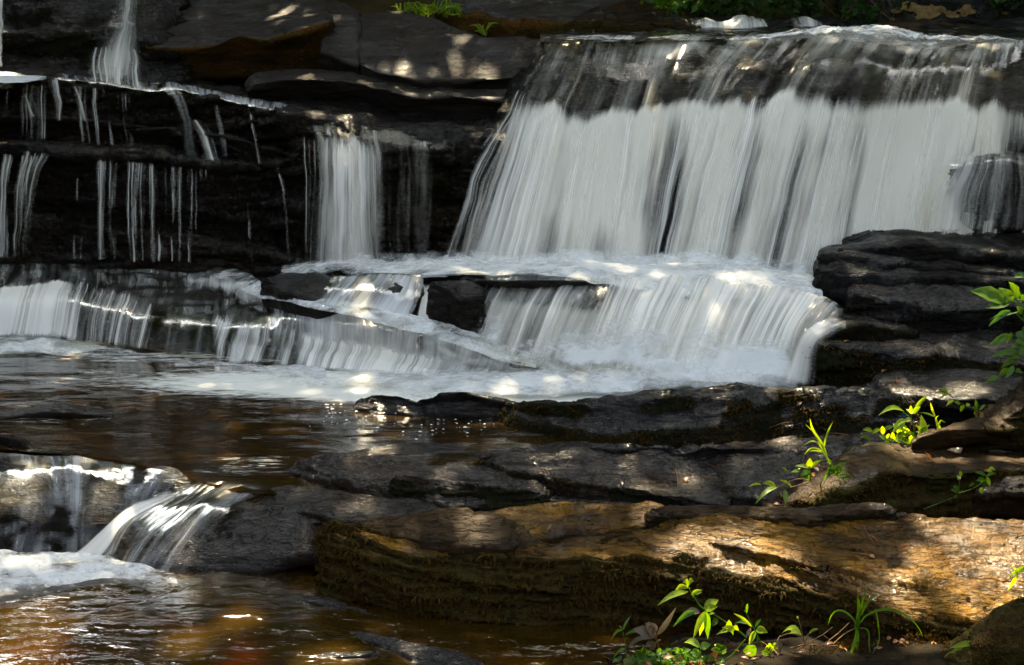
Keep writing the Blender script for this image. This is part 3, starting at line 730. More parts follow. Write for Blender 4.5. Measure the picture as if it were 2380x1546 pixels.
rock('dark bank rock with pale lichen blotches, top right', 'black', [
    (1960, -60, 13.2, -25, 12.6, 62, 12.3), (2080, -60, 13.2, -30, 12.5, 60, 12.2), (2200, -60, 13.2, -30, 12.5, 58, 12.2), (2330, -60, 13.2, -30, 12.5, 60, 12.2), (2460, -60, 13.2, -25, 12.5, 62, 12.2)], big=.12, mid=.04, key='bank_right')
rock('low brown hump of rock behind the crest at the right, water breaking against it', 'brown', [
    (2010, 52, 11.4, 62, 11.1, 75, 11.0, 100, 10.95), (2090, 38, 11.5, 50, 11.15, 70, 11.0, 100, 10.95), (2180, 36, 11.5, 50, 11.15, 72, 11.0, 102, 10.95), (2270, 52, 11.4, 64, 11.1, 80, 11.0, 105, 10.9), (2330, 62, 11.4, 72, 11.1, 86, 11.0, 105, 10.9)], big=.05, mid=.02, moss=.6)
rock('black flat rock closing the crest at the far right edge', 'black', [
    (2310, 45, 11.6, 66, 11.0, 80, 10.8, 110, 10.7), (2400, 40, 11.6, 62, 10.9, 85, 10.7, 120, 10.6), (2520, 40, 11.6, 62, 10.9, 85, 10.7, 120, 10.6)], big=.04, mid=.02)
rock('low dark ledge under the small upper cascade behind the crest', 'black', [
    (1600, 36, 11.9, 44, 11.4, 60, 11.25, 95, 11.2), (1700, 36, 11.9, 44, 11.4, 60, 11.25, 95, 11.2), (1800, 44, 11.9, 54, 11.4, 66, 11.25, 95, 11.2), (1900, 42, 11.9, 52, 11.4, 66, 11.25, 95, 11.2), (2000, 56, 11.8, 64, 11.35, 74, 11.2, 95, 11.15)], big=.03, mid=.02)

# ------------------------------------------------------------------ main fall
FALL = [  # crest, upper slope, lip, middle, base: flow lines left to right
    [(1243, 96, 9.75), (1207, 165, 9.5), (1180, 222, 9.36), (1120, 410, 9.2), (1040, 640, 9.0)],
    [(1330, 94, 9.7), (1292, 175, 9.42), (1262, 230, 9.28), (1212, 420, 9.1), (1148, 645, 8.9)],
    [(1420, 90, 9.7), (1392, 185, 9.36), (1362, 258, 9.2), (1330, 430, 9.05), (1288, 650, 8.85)],
    [(1530, 94, 9.7), (1508, 180, 9.32), (1484, 250, 9.14), (1460, 430, 9.0), (1428, 655, 8.8)],
    [(1650, 92, 9.65), (1598, 170, 9.28), (1556, 245, 9.1), (1532, 430, 8.95), (1498, 660, 8.75)],
    [(1775, 88, 9.65), (1712, 160, 9.26), (1672, 226, 9.06), (1620, 420, 8.9), (1566, 660, 8.7)],
    [(1900, 84, 9.65), (1838, 155, 9.26), (1800, 220, 9.05), (1752, 420, 8.88), (1692, 660, 8.7)],
    [(2020, 84, 9.65), (1972, 152, 9.26), (1932, 220, 9.05), (1880, 420, 8.88), (1822, 660, 8.7)],
    [(2130, 92, 9.65), (2092, 155, 9.26), (2064, 226, 9.05), (2028, 420, 8.88), (1982, 660, 8.7)],
    [(2250, 98, 9.65), (2214, 160, 9.26), (2194, 236, 9.05), (2160, 420, 8.88), (2118, 660, 8.7)],
    [(2330, 100, 9.65), (2312, 165, 9.28), (2294, 244, 9.06), (2270, 420, 8.88), (2240, 660, 8.7)],
    [(2500, 104, 9.65), (2500, 170, 9.28), (2500, 250, 9.06), (2490, 420, 8.88), (2480, 660, 8.7)]]
def behind(st, g):  return [[(a, b, v + g) for a, b, v in s] for s in st]
rk = []
for s in FALL:
    b = [W(*p) + np.array([0, 0.15, -0.05]) for p in s]
    rk.append([b[0] + np.array([0, 1.6, -0.03]), b[0]] + b[1:] + [b[-1] + np.array([0, 0.02, -0.35])])
def rock_pts(label, mat, pts, **kw):
    """As rock(), from world points."""
    global W
    W0 = W
    W = lambda *p: np.array(p)
    try: return rock(label, mat, [[tuple(q) for q in s] for s in pts], **kw)
    finally: W = W0
rock_pts('broad dark rock step under the main waterfall', 'black', rk, name='rock_cliff', big=.035, mid=.014, strata=.018, layer=.09, terr=.1, key='cliff', cat='rock step')
rock('dark rock knob breaking the fall near its right end', 'black', [
    (2215, 376, 9.0, 390, 8.86, 410, 8.84, 520, 8.86), (2255, 358, 9.0, 372, 8.76, 396, 8.74, 530, 8.78), (2310, 350, 9.0, 362, 8.7, 392, 8.68, 530, 8.74), (2400, 362, 9.0, 374, 8.72, 400, 8.7, 530, 8.74), (2500, 366, 9, 380, 8.74, 400, 8.72, 530, 8.76)], big=.03, mid=.02, strata=.03)

# ------------------------------------------------------------------ middle step
rock('long sloping ledge with a green mossy rim that the left cascade slides over', 'rim', [
    (-180, 612, .27, 672, .26, 692, .22, 715, .12, 815, 8.76), (0, 612, .27, 664, .26, 684, .23, 708, .12, 812, 8.74), (100, 612, .27, 655, .26, 674, .23, 700, .12, 812, 8.74), (168, 614, .27, 645, .26, 664, .24, 690, .14, 815, 8.74),
    (200, 614, .27, 655, .27, 674, .25, 704, .15, 818, 8.7), (280, 618, .28, 672, .27, 696, .24, 725, .15, 825, 8.65), (400, 626, .28, 700, .25, 724, .22, 752, .13, 838, 8.5), (500, 640, .28, 726, .24, 750, .20, 778, .11, 852, 8.42),
    (600, 665, .30, 748, .21, 770, .18, 795, .10, 864, 8.36), (700, 690, .32, 764, .19, 785, .16, 808, .09, 874, 8.28), (850, 715, .33, 784, .17, 802, .14, 826, .08, 888, 8.15), (1000, 745, .30, 812, .14, 830, .11, 850, .07, 896, 8.0), (1120, 790, .22, 838, .11, 852, .08, 866, .05, 902, 7.9), (1230, 835, .12, 862, .07, 874, .05, 882, .03, 905, 7.82)],
    big=.03, mid=.012, strata=.02, terr=.15, moss=1.0, moss_hi=.55, key='ledge_l', rnd=2.0)
rock('black wet slab lying in the water below the small left waterfall', 'slate', [
    (627, 636, .50, 650, .46, 662, 100, 690, 100), (660, 628, .52, 662, .46, 676, 99.98, 705, 100), (700, 628, .52, 678, .44, 692, 99.98, 715, 100), (745, 632, .52, 694, .42, 708, 99.98, 725, 100), (790, 638, .5, 682, .43, 700, 99.98, 720, 100), (838, 646, .49, 664, .46, 680, 99.98, 710, 100)],
    big=.012, mid=.012, strata=.012, terr=.2, key='m1', rnd=1.0)
rock('dark hump washed over by white water left of the square black block', 'slate', [
    (770, 650, .47, 690, .40, 705, .36, 730, .30), (850, 628, .55, 672, .48, 705, .38, 740, .28), (920, 630, .55, 678, .48, 712, .38, 745, .28), (980, 640, .52, 690, .44, 715, .36, 745, .28)], big=.03, mid=.012, strata=.01, terr=.1, rnd=3.0)
rock('square black block of rock in the white water at the centre of the falls', 'slate', [
    (1002, 652, .575, 660, .555, 672, 99.98, 740, 100), (1040, 648, .58, 662, .555, 678, 99.98, 752, 100), (1075, 648, .58, 668, .55, 690, 99.96, 765, 100), (1112, 650, .575, 672, .54, 694, 99.97, 770, 100)],
    big=.015, mid=.012, strata=.012, terr=.15, cap=.015, rnd=1.3, key='m3', moss=.4)
rock('flat rounded rock top, water sheeting over it, right of the square black block', 'slate', [
    (1112, 640, .60, 652, .585, 668, 8.24, 720, 8.26), (1150, 630, .63, 648, .60, 668, 8.22, 720, 8.25), (1230, 636, .62, 652, .59, 672, 8.22, 720, 8.25), (1330, 642, .60, 656, .57, 672, 8.22, 720, 8.25), (1420, 652, .56, 662, .54, 676, 8.22, 720, 8.25)],
    big=.015, mid=.012, strata=.012, terr=.15, cap=.03, rnd=1.6, moss=.4)
LOWER = [
    [(1100, 664, 8.22), (1078, 690, 8.1), (1050, 775, 8.0)], [(1200, 662, 8.2), (1168, 715, 8.02), (1126, 830, 7.9)], [(1300, 666, 8.18), (1258, 730, 7.96), (1206, 868, 7.82)],
    [(1400, 664, 8.16), (1366, 735, 7.92), (1316, 880, 7.76)], [(1500, 660, 8.15), (1460, 740, 7.9), (1408, 890, 7.74)], [(1620, 662, 8.12), (1572, 745, 7.88), (1505, 905, 7.7)],
    [(1740, 668, 8.08), (1690, 755, 7.85), (1628, 908, 7.68)], [(1850, 684, 8.0), (1800, 770, 7.8), (1742, 905, 7.66)], [(1935, 722, 7.9), (1880, 790, 7.72), (1846, 900, 7.62)], [(1998, 742, 7.8), (1945, 768, 7.68), (1915, 895, 7.6)]]
rk = []
for s in LOWER:
    b = [W(*p) + np.array([0, 0.17, -0.08]) for p in s]
    rk.append([b[0] + np.array([0, 0.45, 0.0]), b[0]] + b[1:] + [b[-1] + np.array([0, 0.05, -0.3])])
rock_pts('dark sloping rock under the lower white cascade', 'slate', rk, name='rock_cliff', big=.03, mid=.02, strata=.04, layer=.06, key='cliff2', cat='rock step')

# ------------------------------------------------------------------ right-hand stack
rock('black block on top of the rock stack right of the falls', 'black', [
    (1988, 542, 8.75, 560, 8.32, 572, 8.28, 625, 8.3), (2030, 534, 8.8, 556, 8.3, 570, 8.26, 625, 8.3), (2120, 532, 8.8, 562, 8.25, 574, 8.22, 640, 8.28), (2250, 540, 8.8, 572, 8.2, 588, 8.18, 660, 8.25), (2360, 545, 8.8, 585, 8.15, 600, 8.14, 670, 8.2), (2500, 545, 8.8, 585, 8.1, 600, 8.1, 670, 8.2)],
    big=.025, mid=.02, strata=.035, layer=.055, moss=.4, moss_hi=.2, key='n1')
rock('middle layer of the black rock stack, stepped out under the top block', 'black', [
    (1942, 575, 8.55, 586, 8.25, 596, 8.2, 650, 8.22), (2000, 570, 8.55, 590, 8.18, 602, 8.15, 660, 8.2), (2120, 585, 8.5, 604, 8.12, 618, 8.1, 670, 8.15), (2260, 595, 8.5, 620, 8.08, 632, 8.06, 680, 8.1), (2400, 605, 8.5, 632, 8.05, 645, 8.02, 690, 8.1)],
    big=.02, mid=.018, strata=.03, layer=.05, moss=.4, moss_hi=.2)
rock('black overhanging rock with a brown blunt left face beside the lower cascade', 'black', [
    (1912, 596, 8.4, 612, 8.15, 626, 8.08, 675, 8.1, 700, 8.14), (1950, 588, 8.5, 608, 8.1, 624, 8.05, 690, 8.05, 720, 8.1), (2010, 592, 8.5, 616, 8.08, 630, 8.02, 690, 8.04, 735, 8.08), (2120, 605, 8.4, 628, 8.04, 645, 8.0, 700, 8.02, 740, 8.05), (2300, 622, 8.3, 645, 8.0, 655, 7.98, 700, 8.0, 750, 8.0), (2500, 640, 8.2, 655, 7.95, 665, 7.93, 700, 8.0, 750, 8.0)],
    big=.025, mid=.02, strata=.02, layer=.06, moss=.5, moss_hi=.1, key='n1b', cap=.02)
rock('flat wet ledge with a mossy left corner below the overhanging black rock', 'slate', [
    (2005, 655, 8.05, 682, 7.86, 692, 7.84, 725, 7.88), (2050, 645, 8.1, 688, 7.84, 702, 7.82, 750, 7.86), (2100, 642, 8.1, 692, 7.82, 708, 7.8, 755, 7.84), (2170, 640, 8.1, 700, 7.8, 714, 7.79, 752, 7.84), (2240, 640, 8.1, 712, 7.78, 722, 7.77, 748, 7.8), (2340, 640, 8.1, 716, 7.75, 726, 7.74, 760, 7.78), (2500, 640, 8.1, 720, 7.7, 732, 7.7, 770, 7.74)],
    big=.03, mid=.02, strata=.03, layer=.03, terr=.5, moss=.4, moss_hi=.2, key='n2')
rock('small mossy stone wedged at the edge of the white water', 'slate', [
    (1942, 742, 7.86, 752, 7.74, 765, 7.72, 785, 7.74), (1975, 732, 7.9, 745, 7.72, 765, 7.69, 788, 7.72), (2030, 735, 7.9, 752, 7.7, 768, 7.68, 785, 7.7), (2110, 752, 7.85, 762, 7.7, 772, 7.68, 785, 7.7)], big=.015, mid=.014, moss=.7, moss_hi=.7)
rock('broad wet black ledge with moss on its front face, right of the lower cascade', 'slate', [
    (1893, 775, 7.7, 800, 7.55, 812, 7.52, 850, 7.55, 875, 7.55), (1950, 775, 7.75, 803, 7.5, 818, 7.48, 860, 7.48, 886, 7.5), (2060, 765, 7.85, 812, 7.48, 826, 7.46, 868, 7.47, 892, 7.48), (2150, 750, 7.95, 822, 7.45, 834, 7.44, 872, 7.45, 890, 7.46), (2260, 742, 8.0, 838, 7.4, 848, 7.4, 872, 7.4, 892, 7.42), (2380, 740, 8.0, 848, 7.35, 858, 7.35, 880, 7.36, 900, 7.38), (2500, 740, 8.0, 850, 7.3, 860, 7.3, 880, 7.3, 905, 7.34)],
    big=.035, mid=.022, strata=.03, layer=.03, terr=.6, moss=.75, moss_hi=.2, key='n4')
rock('wet black slab sloping towards the stream below the broad ledge, right edge', 'slate', [
    (2050, 868, 7.4, 898, 7.15, 912, 7.1, 950, 7.15), (2120, 845, 7.5, 905, 7.08, 925, 7.04, 960, 7.1), (2220, 838, 7.5, 925, 6.95, 940, 6.92, 975, 7.0), (2320, 840, 7.5, 935, 6.85, 950, 6.84, 990, 6.9), (2500, 850, 7.45, 940, 6.8, 955, 6.8, 995, 6.85)],
    big=.035, mid=.022, strata=.03, layer=.025, terr=.6, key='n5')

# ------------------------------------------------------------------ dark bar of rock in front of the pool
rock('low black wet rock at the edge of the pool, left end of the dark bar', 'slate', [
    (838, 928, .05, 936, .03, 948, 99.96, 975, 99.98), (880, 914, .10, 928, .06, 945, 99.95, 985, 99.97), (930, 914, .11, 930, .06, 950, 99.94, 990, 99.97), (985, 924, .09, 940, .05, 960, 99.95, 1000, 99.97), (1010, 926, .08, 944, .03, 960, 99.96, 1000, 99.97)], big=.015, mid=.018, strata=.015, cap=.03)
rock('small humped black rock between the low left rock and the big dark slab', 'slate', [
    (985, 922, .10, 935, .05, 955, 99.95, 995, 99.97), (1035, 906, .17, 925, .09, 950, 99.92, 1000, 99.97), (1090, 908, .16, 932, .08, 958, 99.92, 1005, 99.97), (1150, 918, .13, 942, .06, 965, 99.94, 1010, 99.97), (1215, 932, .08, 952, .03, 972, 99.96, 1010, 99.97)], big=.02, mid=.02, strata=.015)
rock('big dark slab with a scaly silver top and a brown mossy front edge, pool side', 'slate', [
    (1188, 932, .10, 958, .05, 975, 99.93, 1020, 99.97), (1280, 934, .16, 966, .09, 985, 99.93, 1040, 99.97), (1390, 912, .23, 982, .10, 1000, 99.94, 1050, 99.97), (1480, 902, .27, 988, .11, 1005, 99.95, 1052, 99.97), (1560, 894, .30, 974, .15, 992, 99.96, 1055, 99.96), (1640, 888, .31, 948, .20, 972, 99.95, 1050, 99.94), (1720, 892, .30, 922, .25, 945, 99.95, 1045, 99.92), (1805, 896, .28, 908, .27, 930, 99.96, 1040, 99.9)],
    big=.025, mid=.022, fine=.007, strata=.02, layer=.03, terr=.4, moss=.9, moss_hi=.35, key='k2', cap=.03)
rock('dark rock with a rough glinting top and black mossy front, right half of the bar', 'slate', [
    (1772, 898, .28, 938, .20, 955, 99.97, 1035, 99.93), (1840, 892, .30, 948, .19, 965, 99.96, 1030, 99.93), (1900, 890, .30, 934, .22, 955, 99.96, 1025, 99.93), (1990, 892, .29, 930, .22, 952, 99.96, 1020, 99.92), (2060, 898, .27, 942, .19, 962, 99.97, 1012, 99.94), (2100, 906, .25, 945, .18, 962, 99.98, 1010, 99.95)],
    big=.025, mid=.022, fine=.007, strata=.02, layer=.03, terr=.4, moss=.9, moss_hi=.3, key='k3')
rock('brown sunlit boulder rising at the right edge behind the leafy bunch', 'brown', [
    (2272, 978, 6.45, 988, 6.3, 1000, 6.25, 1020, 6.25), (2315, 935, 6.55, 968, 6.25, 990, 6.2, 1020, 6.2), (2350, 905, 6.6, 945, 6.22, 985, 6.2, 1020, 6.2), (2390, 872, 6.65, 925, 6.2, 985, 6.2, 1020, 6.2), (2500, 820, 6.7, 900, 6.2, 980, 6.2, 1020, 6.2)], big=.03, mid=.03, strata=.05, layer=.035, rnd=1.0, moss=.7, moss_hi=.1, key='n6')
rock('thin pale brown plank of rock behind the leafy bunch', 'brown', [
    (2150, 1010, 6.3, 1018, 6.15, 1028, 6.15), (2215, 985, 6.4, 1000, 6.2, 1015, 6.2), (2290, 972, 6.45, 995, 6.2, 1012, 6.2), (2340, 985, 6.4, 1010, 6.2, 1022, 6.2)], big=.01, mid=.01, strata=.015)

# ------------------------------------------------------------------ foreground plates
rock('flat brown rock under a skin of water between the pool and the big foreground ledge', 'plate', [
    (600, 1140, -.02, 1172, -.03, 1186, 99.98, 1250, 100), (700, 1136, .0, 1186, -.012, 1200, 99.98, 1260, 100), (800, 1144, .015, 1206, .008, 1218, 99.98, 1270, 100), (900, 1150, .03, 1206, .025, 1220, 99.98, 1270, 100), (1010, 1158, .04, 1200, .04, 1214, 99.98, 1270, 100)], big=.012, mid=.014, strata=.01, terr=.3)
rock('wet bluish layered plate at the near edge of the pool', 'plate', [
    (705, 1058, .07, 1082, .05, 1092, 99.98, 1120, 100), (760, 1050, .10, 1096, .06, 1108, 99.98, 1135, 100), (850, 1050, .11, 1118, .05, 1130, 99.98, 1155, 100), (950, 1058, .11, 1142, .045, 1155, 99.98, 1175, 100), (1060, 1072, .10, 1160, .04, 1170, 99.98, 1185, 100), (1160, 1088, .09, 1152, .05, 1160, 99.98, 1180, 100), (1230, 1110, .07, 1145, .05, 1155, 99.98, 1180, 100)],
    big=.02, mid=.022, fine=.006, strata=.025, layer=.022, terr=.75, key='f1', dip=-.05)
rock('brown mossy rib lying on the wet plates left of centre', 'plate', [
    (940, 1098, .12, 1118, .09, 1130, 99.98, 1145, 100), (1040, 1104, .13, 1130, .09, 1144, 99.98, 1158, 100), (1140, 1118, .12, 1140, .08, 1154, 99.98, 1165, 100), (1240, 1138, .09, 1150, .07, 1158, 99.98, 1170, 100)], big=.012, mid=.014, strata=.02, layer=.02, moss=.8, moss_hi=.5, key='f1b')
rock('wet plate with a brown moss cushion on its left front, beside the pool', 'plate', [
    (1128, 1058, .13, 1072, .11, 1085, 99.97, 1110, 100), (1180, 1046, .15, 1080, .11, 1100, 99.96, 1125, 100), (1260, 1040, .17, 1092, .10, 1110, 99.97, 1130, 100), (1350, 1040, .17, 1106, .09, 1118, 99.98, 1135, 100), (1450, 1042, .16, 1124, .08, 1134, 99.98, 1150, 100), (1560, 1046, .15, 1146, .07, 1154, 99.98, 1170, 100), (1660, 1060, .13, 1168, .06, 1176, 99.98, 1190, 100)],
    big=.02, mid=.022, fine=.006, strata=.02, layer=.022, terr=.75, moss=.6, moss_hi=.5, key='f2', dip=-.05)
rock('dark ridged wet rock behind the brown plate, right of centre', 'slate', [
    (1380, 1034, .17, 1046, .14, 1056, 99.98, 1075, 100), (1480, 1024, .20, 1050, .14, 1062, 99.97, 1085, 100), (1580, 1036, .18, 1062, .13, 1074, 99.97, 1090, 100), (1660, 1046, .15, 1066, .12, 1076, 99.98, 1090, 100)], big=.015, mid=.02, strata=.02, layer=.022, terr=.7)
rock('wide wet reddish brown plate in front of the dark bar', 'plate', [
    (1600, 1030, .16, 1090, .08, 1100, 99.98, 1120, 100), (1680, 1022, .18, 1140, .07, 1150, 99.98, 1170, 100), (1780, 1014, .19, 1165, .06, 1175, 99.98, 1190, 100), (1880, 1008, .19, 1172, .06, 1180, 99.98, 1195, 100), (1980, 1004, .19, 1160, .07, 1172, 99.98, 1190, 100), (2060, 1004, .19, 1140, .08, 1152, 99.98, 1175, 100)],
    big=.03, mid=.022, strata=.02, layer=.024, terr=.7, key='f3')
rock('small dark knob on the reddish brown plate', 'slate', [
    (1612, 1040, .19, 1052, .15, 1068, 99.98, 1085, 100), (1650, 1034, .21, 1050, .16, 1068, 99.98, 1085, 100), (1700, 1038, .19, 1054, .15, 1068, 99.98, 1085, 100), (1800, 1044, .17, 1056, .15, 1066, 99.98, 1080, 100)], big=.012, mid=.016, strata=.015)
rock('mossy hump with a bare brown plank on top, grass growing on its left end', 'brown', [
    (1800, 1160, 5.85, 1172, 5.78, 1185, 5.75, 1200, 5.74), (1850, 1120, 5.95, 1145, 5.82, 1170, 5.74, 1200, 5.72), (1905, 1078, 6.05, 1105, 5.86, 1150, 5.72, 1205, 5.68), (1960, 1040, 6.15, 1075, 5.86, 1130, 5.68, 1208, 5.66), (2020, 1022, 6.25, 1078, 5.8, 1120, 5.72, 1208, 5.68), (2100, 1028, 6.25, 1100, 5.74, 1120, 5.76, 1210, 5.72),
    (2200, 1040, 6.25, 1112, 5.72, 1130, 5.76, 1212, 5.72), (2290, 1048, 6.25, 1090, 5.76, 1115, 5.76, 1212, 5.72), (2500, 1055, 6.25, 1095, 5.76, 1120, 5.76, 1212, 5.72)],
    big=.03, mid=.022, strata=.03, layer=.03, terr=.5, moss=1.0, moss_hi=.62, key='f4')
rock('grey brown stone with a green moss spot at the right edge, by the dark hollow', 'brown', [
    (2312, 1122, 5.75, 1135, 5.68, 1155, 5.66, 1172, 5.68), (2350, 1108, 5.8, 1128, 5.65, 1150, 5.64, 1178, 5.66), (2420, 1104, 5.8, 1126, 5.64, 1158, 5.62, 1185, 5.66), (2500, 1104, 5.8, 1126, 5.64, 1158, 5.62, 1185, 5.66)], big=.02, mid=.014, moss=.5, moss_hi=.5, key='f10b')
rock('wet bluish slab with a golden sunlit right tip in the middle foreground', 'gold', [
    (1090, 1172, .07, 1215, .04, 1222, 99.99, 1250, 100), (1180, 1160, .085, 1236, .04, 1244, 99.99, 1262, 100), (1300, 1156, .09, 1238, .045, 1246, 99.99, 1260, 100), (1420, 1158, .095, 1226, .05, 1234, 99.99, 1255, 100), (1500, 1160, .10, 1214, .06, 1224, 99.99, 1245, 100), (1542, 1166, .10, 1208, .06, 1220, 99.99, 1240, 100)],
    big=.015, mid=.010, strata=.012, layer=.02, terr=.4, key='f5', cap=.02)
rock('brown wedge of rock with a broken notch, left half, on the big foreground ledge', 'brown', [
    (835, 1206, .06, 1216, .05, 1226, 99.99, 1240, 100), (900, 1186, .10, 1228, .06, 1238, 99.99, 1255, 100), (990, 1172, .14, 1246, .06, 1256, 99.99, 1270, 100), (1060, 1164, .16, 1256, .06, 1266, 99.99, 1278, 100), (1088, 1170, .15, 1250, .06, 1262, 99.99, 1278, 100)], big=.01, mid=.010, strata=.012, terr=.2, cap=.02)
rock('brown wedge of rock right of the broken notch, on the big foreground ledge', 'brown', [
    (1066, 1224, .08, 1262, .05, 1270, 99.99, 1282, 100), (1110, 1188, .13, 1264, .05, 1272, 99.99, 1285, 100), (1150, 1186, .13, 1268, .045, 1276, 99.99, 1288, 100), (1200, 1216, .09, 1266, .045, 1274, 99.99, 1288, 100), (1255, 1256, .05, 1264, .04, 1272, 99.99, 1285, 100)], big=.01, mid=.012, strata=.012, terr=.2, cap=.02, moss=.3)
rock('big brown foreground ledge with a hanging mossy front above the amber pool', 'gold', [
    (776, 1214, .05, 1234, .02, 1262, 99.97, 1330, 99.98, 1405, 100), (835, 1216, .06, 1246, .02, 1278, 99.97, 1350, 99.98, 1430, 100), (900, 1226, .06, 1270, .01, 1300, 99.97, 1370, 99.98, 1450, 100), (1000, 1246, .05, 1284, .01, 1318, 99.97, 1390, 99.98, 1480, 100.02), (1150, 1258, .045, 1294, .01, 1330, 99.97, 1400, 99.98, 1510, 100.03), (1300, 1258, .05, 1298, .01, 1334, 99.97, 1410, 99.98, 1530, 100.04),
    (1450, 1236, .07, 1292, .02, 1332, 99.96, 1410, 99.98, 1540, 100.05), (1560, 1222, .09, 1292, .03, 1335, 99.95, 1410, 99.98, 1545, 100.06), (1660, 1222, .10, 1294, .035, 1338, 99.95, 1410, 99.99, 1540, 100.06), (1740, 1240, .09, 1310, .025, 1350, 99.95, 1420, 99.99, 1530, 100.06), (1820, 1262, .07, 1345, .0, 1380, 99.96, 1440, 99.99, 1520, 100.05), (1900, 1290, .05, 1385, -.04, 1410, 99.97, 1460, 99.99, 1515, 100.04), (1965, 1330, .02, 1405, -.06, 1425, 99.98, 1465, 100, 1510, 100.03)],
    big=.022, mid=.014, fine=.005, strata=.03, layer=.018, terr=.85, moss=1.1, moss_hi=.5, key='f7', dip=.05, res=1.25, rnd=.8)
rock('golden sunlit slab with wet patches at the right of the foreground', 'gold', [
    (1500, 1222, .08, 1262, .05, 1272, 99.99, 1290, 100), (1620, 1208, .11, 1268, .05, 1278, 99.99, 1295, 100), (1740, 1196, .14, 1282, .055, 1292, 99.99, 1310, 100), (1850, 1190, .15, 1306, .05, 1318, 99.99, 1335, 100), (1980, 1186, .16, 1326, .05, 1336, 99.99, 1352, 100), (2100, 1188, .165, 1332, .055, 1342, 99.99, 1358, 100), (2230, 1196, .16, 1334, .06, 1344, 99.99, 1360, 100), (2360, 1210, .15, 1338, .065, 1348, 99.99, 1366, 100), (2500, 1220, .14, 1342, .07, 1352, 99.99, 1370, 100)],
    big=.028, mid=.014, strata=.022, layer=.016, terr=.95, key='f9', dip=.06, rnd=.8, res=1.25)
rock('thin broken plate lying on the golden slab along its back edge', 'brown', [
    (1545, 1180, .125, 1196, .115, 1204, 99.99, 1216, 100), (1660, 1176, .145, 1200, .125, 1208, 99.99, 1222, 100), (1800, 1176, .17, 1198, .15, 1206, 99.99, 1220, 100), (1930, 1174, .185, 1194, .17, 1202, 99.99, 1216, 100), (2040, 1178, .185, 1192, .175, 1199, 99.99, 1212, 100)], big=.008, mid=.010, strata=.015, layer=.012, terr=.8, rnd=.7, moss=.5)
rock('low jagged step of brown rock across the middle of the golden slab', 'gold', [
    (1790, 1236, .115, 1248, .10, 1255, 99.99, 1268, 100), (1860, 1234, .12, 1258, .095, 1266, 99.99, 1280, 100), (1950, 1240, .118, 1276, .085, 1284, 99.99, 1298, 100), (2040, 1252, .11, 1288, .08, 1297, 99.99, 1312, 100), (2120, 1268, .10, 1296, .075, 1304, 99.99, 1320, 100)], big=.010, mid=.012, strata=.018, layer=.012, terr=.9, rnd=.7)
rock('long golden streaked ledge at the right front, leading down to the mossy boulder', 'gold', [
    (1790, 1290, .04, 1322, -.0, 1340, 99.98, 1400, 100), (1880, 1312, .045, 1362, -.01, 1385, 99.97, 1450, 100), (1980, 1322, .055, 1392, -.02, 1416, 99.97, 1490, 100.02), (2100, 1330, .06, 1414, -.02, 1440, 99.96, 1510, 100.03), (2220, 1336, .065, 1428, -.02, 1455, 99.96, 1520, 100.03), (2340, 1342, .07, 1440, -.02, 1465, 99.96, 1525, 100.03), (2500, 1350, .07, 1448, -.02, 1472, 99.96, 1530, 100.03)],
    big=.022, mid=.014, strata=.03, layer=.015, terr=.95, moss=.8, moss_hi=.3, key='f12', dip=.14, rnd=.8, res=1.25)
rock('dark mossy boulder in the lower right corner', 'brown', [
    (2215, 1512, 4.74, 1530, 4.66, 1570, 4.62, 1640, 4.6), (2270, 1450, 4.78, 1480, 4.64, 1550, 4.56, 1640, 4.55), (2330, 1408, 4.8, 1446, 4.62, 1530, 4.52, 1640, 4.5), (2400, 1390, 4.8, 1432, 4.6, 1530, 4.5, 1640, 4.48), (2520, 1380, 4.8, 1425, 4.58, 1530, 4.48, 1640, 4.46)], big=.03, mid=.02, strata=.02, moss=2.0, key='f10', rnd=2.0)
rock('smooth dark boulder under the curling tongue of water, lower left', 'plate', [
    (222, 1272, 6.02, 1284, 5.97, 1300, 5.93, 1330, 5.95), (300, 1204, 6.16, 1236, 6.03, 1290, 5.90, 1345, 5.87), (400, 1150, 6.22, 1200, 6.04, 1280, 5.86, 1365, 5.78), (500, 1134, 6.22, 1186, 6.02, 1270, 5.84, 1375, 5.74), (590, 1136, .02, 1196, 5.98, 1270, 5.82, 1362, 5.74), (690, 1146, .025, 1208, 5.92, 1260, 5.80, 1325, 5.74), (800, 1160, .03, 1222, 5.84, 1255, 5.76, 1318, 5.72)],
    big=.02, mid=.012, strata=.006, terr=.05, moss=.55, moss_hi=.75, key='f8', rnd=4.0)
rock('glossy wet boulder at the left edge with a skin of sliding water', 'black', [
    (-190, 1030, .06, 1096, .05, 1200, -.10, 1320, -.30), (0, 1034, .06, 1090, .05, 1195, -.10, 1315, -.30), (150, 1046, .06, 1092, .04, 1190, -.10, 1310, -.30), (290, 1062, .04, 1106, .02, 1182, -.10, 1300, -.29), (390, 1088, .02, 1124, -.01, 1176, -.09, 1265, -.27), (450, 1112, .0, 1134, -.03, 1165, -.08, 1225, -.22)],
    big=.03, mid=.022, fine=.008, strata=.01, terr=.1, key='q1', rnd=3.0)
rock('small black stone at the left edge where the pool spills over', 'black', [
    (-120, 1010, .05, 1030, .02, 1060, -.05), (-20, 1004, .07, 1024, .03, 1060, -.05), (60, 1016, .05, 1036, .02, 1065, -.05), (120, 1034, .02, 1046, .0, 1065, -.05)], big=.012, mid=.016)
rock('rock just under the surface of the pool at the left, water humping over it', 'plate', [
    (-60, 960, -.03, 975, .0, 992, -.06), (60, 938, .0, 958, .035, 990, -.06), (140, 940, .0, 960, .035, 990, -.06), (230, 955, -.01, 970, .01, 990, -.06), (300, 968, -.04, 980, -.03, 995, -.08)], big=.012, mid=.012)
